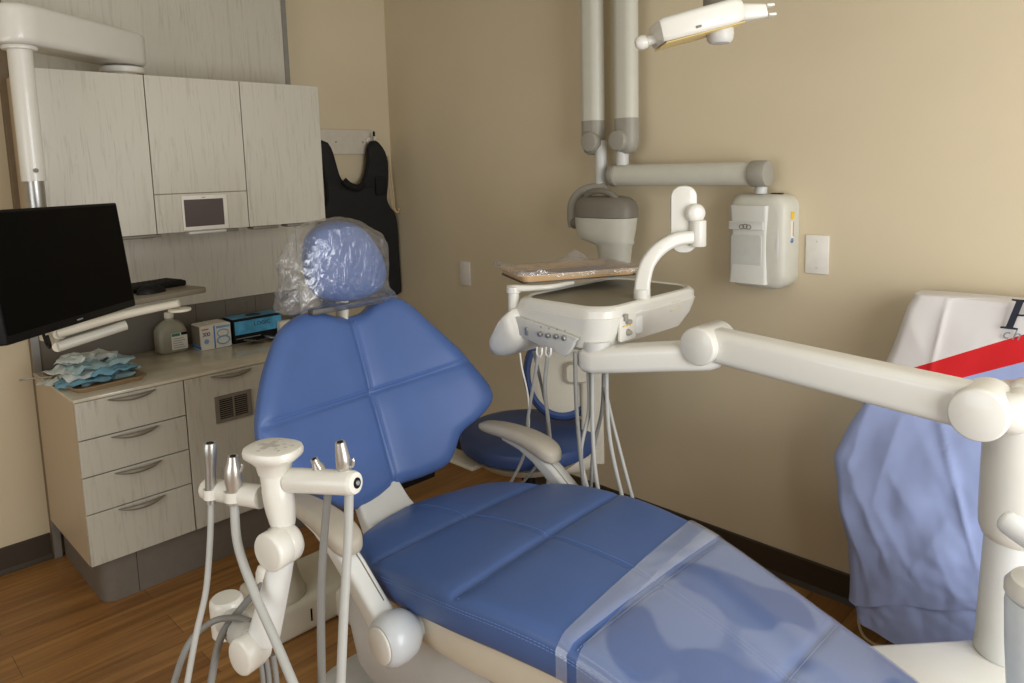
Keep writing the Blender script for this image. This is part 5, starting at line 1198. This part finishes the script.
tag(ul, 'plain blue underskirt cloth showing below the hem of the striped cover', 'cloth cover')
bm = nb(); box(bm, (2.80, -.13, .001), (3.6, -.06, .98), .02, 3); box(bm, (2.92, -.115, .98), (3.7, -.06, 1.12), .015, 3); tag(obj('covered_cart', bm, M_CREAM, None), 'cream equipment cart hidden under the blue cloth, its foot just showing', 'cart')
bm = nb(); a = on(874, 612, 1, -.12); tube(bm, [(2.76, -.10, .12), (2.73, -.13, .06), (2.75, -.16, .012), (2.80, -.19, .008), (2.86, -.2, .03)], .005, n=8); tag(obj('floor_cable', bm, M_CORD, None), 'thin pale cable curling on the floor below the blue cloth', 'cable')
# lettering on the cloth: cropped by the frame in the photo, only P and ch show
def glyph(P, h): 
    pass
yl = yfront(1.12)-.012-.012
def on_y(u, v): return on(u, v, 1, yl)
o1 = on_y(1000, 328)
bm = nb(); k = .086; shr = .28
def L2(pts):
    return [Vector((o1.x+(x+shr*z)*k, yl, o1.z+z*k)) for x, z in pts]
def fillp(bm, pts):
    f = [bm.verts.new(p) for p in L2(pts)]; b = [bm.verts.new(p+Vector((0, -.0012, 0))) for p in L2(pts)]; n = len(f)
    bm.faces.new(b); bm.faces.new(f[::-1])
    for i in range(n): bm.faces.new((f[i], f[(i+1) % n], b[(i+1) % n], b[i]))
fillp(bm, [(0, 0), (.48, 0), (.48, .06), (.34, .07), (.34, .93), (.50, .95), (.50, 1.0), (0, 1.0), (0, .95), (.14, .93), (.14, .07), (0, .06)])
for i in range(12):
    a0_, a1_ = PI/2-PI*i/12, PI/2-PI*(i+1)/12
    fillp(bm, [(.44+.30*math.cos(a0_), .73+.27*math.sin(a0_)), (.44+.30*math.cos(a1_), .73+.27*math.sin(a1_)), (.44+.13*math.cos(a1_), .73+.21*math.sin(a1_)), (.44+.13*math.cos(a0_), .73+.21*math.sin(a0_))])
fillp(bm, [(.30, .46), (.46, .46), (.46, .52), (.30, .52)]); fillp(bm, [(.30, .94), (.46, .94), (.46, 1.0), (.30, 1.0)])
BASES[dc.name] = tuple(dc.location)
obj('letter_print', bm, M_INK, dc, 'large slanted dark letter P')
bm = text_bm('ch', .042, on_y(1001, 338), (1, 0, 0), (0, 0, 1), shear=.3, depth=.0006, space=1.25); obj('small_print', bm, M_INKG, dc, 'smaller grey letters ch')

# ------------------------------------------------------------------ dental light at top
t = thing('dental_light', 'white dental lamp head tilted on a grey post at the top edge', 'dental light', tuple(at(716, 40, 1.9)))
D = 1.9
a = at(656, 35, D); b = at(735, 14, D); dd = (b-a).normalized(); upv = Vector((0, 0, 1)); s_v = dd.cross(upv).normalized(); upv = s_v.cross(dd).normalized()
bm = nb(); rings = []
for f, h, w in ((-.03, .018, .05), (0, .028, .07), (.05, .030, .075), (.5, .031, .08), (.9, .031, .08), (1.0, .026, .07), (1.05, .016, .05)):
    rings.append([a.lerp(b, f)+s_v*p[0]+upv*p[1] for p in rrect(-w, w, -h, h, .016, 5)])
loft(bm, rings); lh = obj('lamp_housing', bm, M_WHITE, t)
bm = nb(); rings = []
for f, o_ in ((.02, 0), (.98, 0)): rings.append([a.lerp(b, f)+s_v*p[0]+upv*p[1] for p in rrect(-.070, .070, -.0335, -.031, .002, 3)])
loft(bm, rings); obj('amber_lens', bm, mat('amber_lens', (216, 190, 120), .3), lh)
bm = nb(); q = a.lerp(b, .42)-s_v*.0805-upv*.018
bm = nb(); sgn = 1 if s_v.dot(CAM-a) > 0 else -1; q = a.lerp(b, .42)+s_v*sgn*.0795-upv*.016; boxm(bm, (.014, .004, .006), Matrix((dd, s_v, upv)).transposed().to_4x4() if False else Matrix.Translation(q) @ Matrix((dd, s_v, upv)).transposed().to_4x4(), .001); obj('indicator', bm, M_XDARK, lh)
for nme, p0_, p1_, r in (('left_handle', at(655, 39, D), at(640, 43, D), .018), ('right_handle', at(738, 14, D), at(770, 11, D), .016)):
    bm = nb(); d_ = (p1_-p0_).normalized(); Lh = (p1_-p0_).length
    if r == .018: lathe(bm, p0_, d_, [(0, .012), (Lh*.5, .012), (Lh*.6, .017), (Lh*.9, .0185), (Lh*1.15, .016), (Lh*1.3, .010)], n=28)
    else:
        rings = [[p0_+d_*(f*Lh)+s_v*p[0]+upv*p[1] for p in rrect(-.03*k, .03*k, -.020*k, .020*k, .01*k, 4)] for f, k in ((-.05, 1), (.1, 1.1), (.55, .95), (.8, .85))]
        loft(bm, rings)
        for sg in (-1, 1): boxm(bm, (.02, .05, .007), Matrix.Translation(p0_+d_*Lh*.95+upv*sg*.012) @ Matrix((d_, s_v, upv)).transposed().to_4x4(), .002)
    obj('side_handle', bm, M_WHITE, t)
c = at(716, 10, D)
bm = nb(); cyl(bm, (c.x, c.y, c.z+.0), (c.x, c.y, c.z+.30), .033, n=32); obj('lamp_post', bm, M_XDARK, t, 'dark grey post')
bm = nb(); c2 = at(720, 33, D); lathe(bm, (c2.x, c2.y, c2.z+.012), (0, 0, -1), [(0, .034), (.015, .035), (.03, .033), (.038, .026), (.040, .01)], n=32); obj('sensor_knob', bm, M_LGREY, t, 'pale grey round knob below')
bm = nb(); tube(bm, [(c.x, c.y, c.z+.30), (c.x+.2, c.y+.1, c.z+.55), (c.x+.5, c.y+.3, RZ-.05), (c.x+.5, c.y+.3, RZ-.002)], .03, n=16); obj('ceiling_arm', bm, M_XGREY, t)

# ------------------------------------------------------------------ cuspidor pieces at right edge
t = thing('cuspidor', 'frosted canister and white spout at the right edge before the column', 'cuspidor', tuple(at(1040, 680, 1.32)))
q = at(1047, 596, 1.32)
bm = nb(); lathe(bm, (q.x, q.y, q.z-.26), (0, 0, 1), [(0, .045), (.06, .052), (.16, .060), (.235, .064), (.25, .062), (.252, .055), (.12, .045), (.01, .035)], n=48); obj('canister', bm, M_FROST, t, 'frosted translucent canister')
bm = nb(); lathe(bm, (q.x, q.y, q.z-.008), (0, 0, 1), [(0, .060), (.006, .066), (.02, .066), (.034, .056), (.038, .04), (.04, .01)], n=48); obj('lid', bm, M_WHITE, t)
bm = nb(); a = at(1001, 518, 1.36); b = at(1045, 548, 1.30); lathe(bm, a, (b-a), [(0, .012), (.004, .018), (.012, .021), (.03, .022), ((b-a).length+.05, .022)], n=32); obj('spout_arm', bm, M_WHITE2, t)

# ------------------------------------------------------------------ light
w = bpy.data.worlds.new('world'); S.world = w; w.use_nodes = True
bg = w.node_tree.nodes['Background']; bg.inputs['Color'].default_value = (.75, .85, 1, 1); bg.inputs['Strength'].default_value = .6
def area(name, loc, target, sx, sy, power, col):
    l = bpy.data.lights.new(name, 'AREA'); l.shape = 'RECTANGLE'; l.size = sx; l.size_y = sy; l.energy = power; l.color = col
    o = bpy.data.objects.new(name, l); COL.objects.link(o); o.location = loc
    o.rotation_euler = (Vector(target)-Vector(loc)).to_track_quat('-Z', 'Y').to_euler(); return o
area('window_daylight', (RX-.02, (WY0+WY1)/2, (WZ0+WZ1)/2), (0, (WY0+WY1)/2, (WZ0+WZ1)/2-.25), 1.7, 1.75, 70, (.975, .985, 1))
area('added_front_fill', (2.6, RY+.02, 1.3), (2.5, 0, .9), 1.9, 1.3, 24, (.97, .985, 1))  # added fill that brightens camera-facing surfaces; this window is made up
area('added_ceiling_fill', (2.7, -3.3, RZ-.02), (2.7, -3.3, 0), 1.2, .6, 7, (1, .96, .90))  # added overhead fill towards the camera end, with no known ceiling lamp

S.view_settings.view_transform = 'Standard'; S.view_settings.look = 'None'; S.view_settings.gamma = 1; S.view_settings.use_curve_mapping = False
S.view_settings.exposure = -0.06
for o in S.objects:
    if '_base' in o: del o['_base']
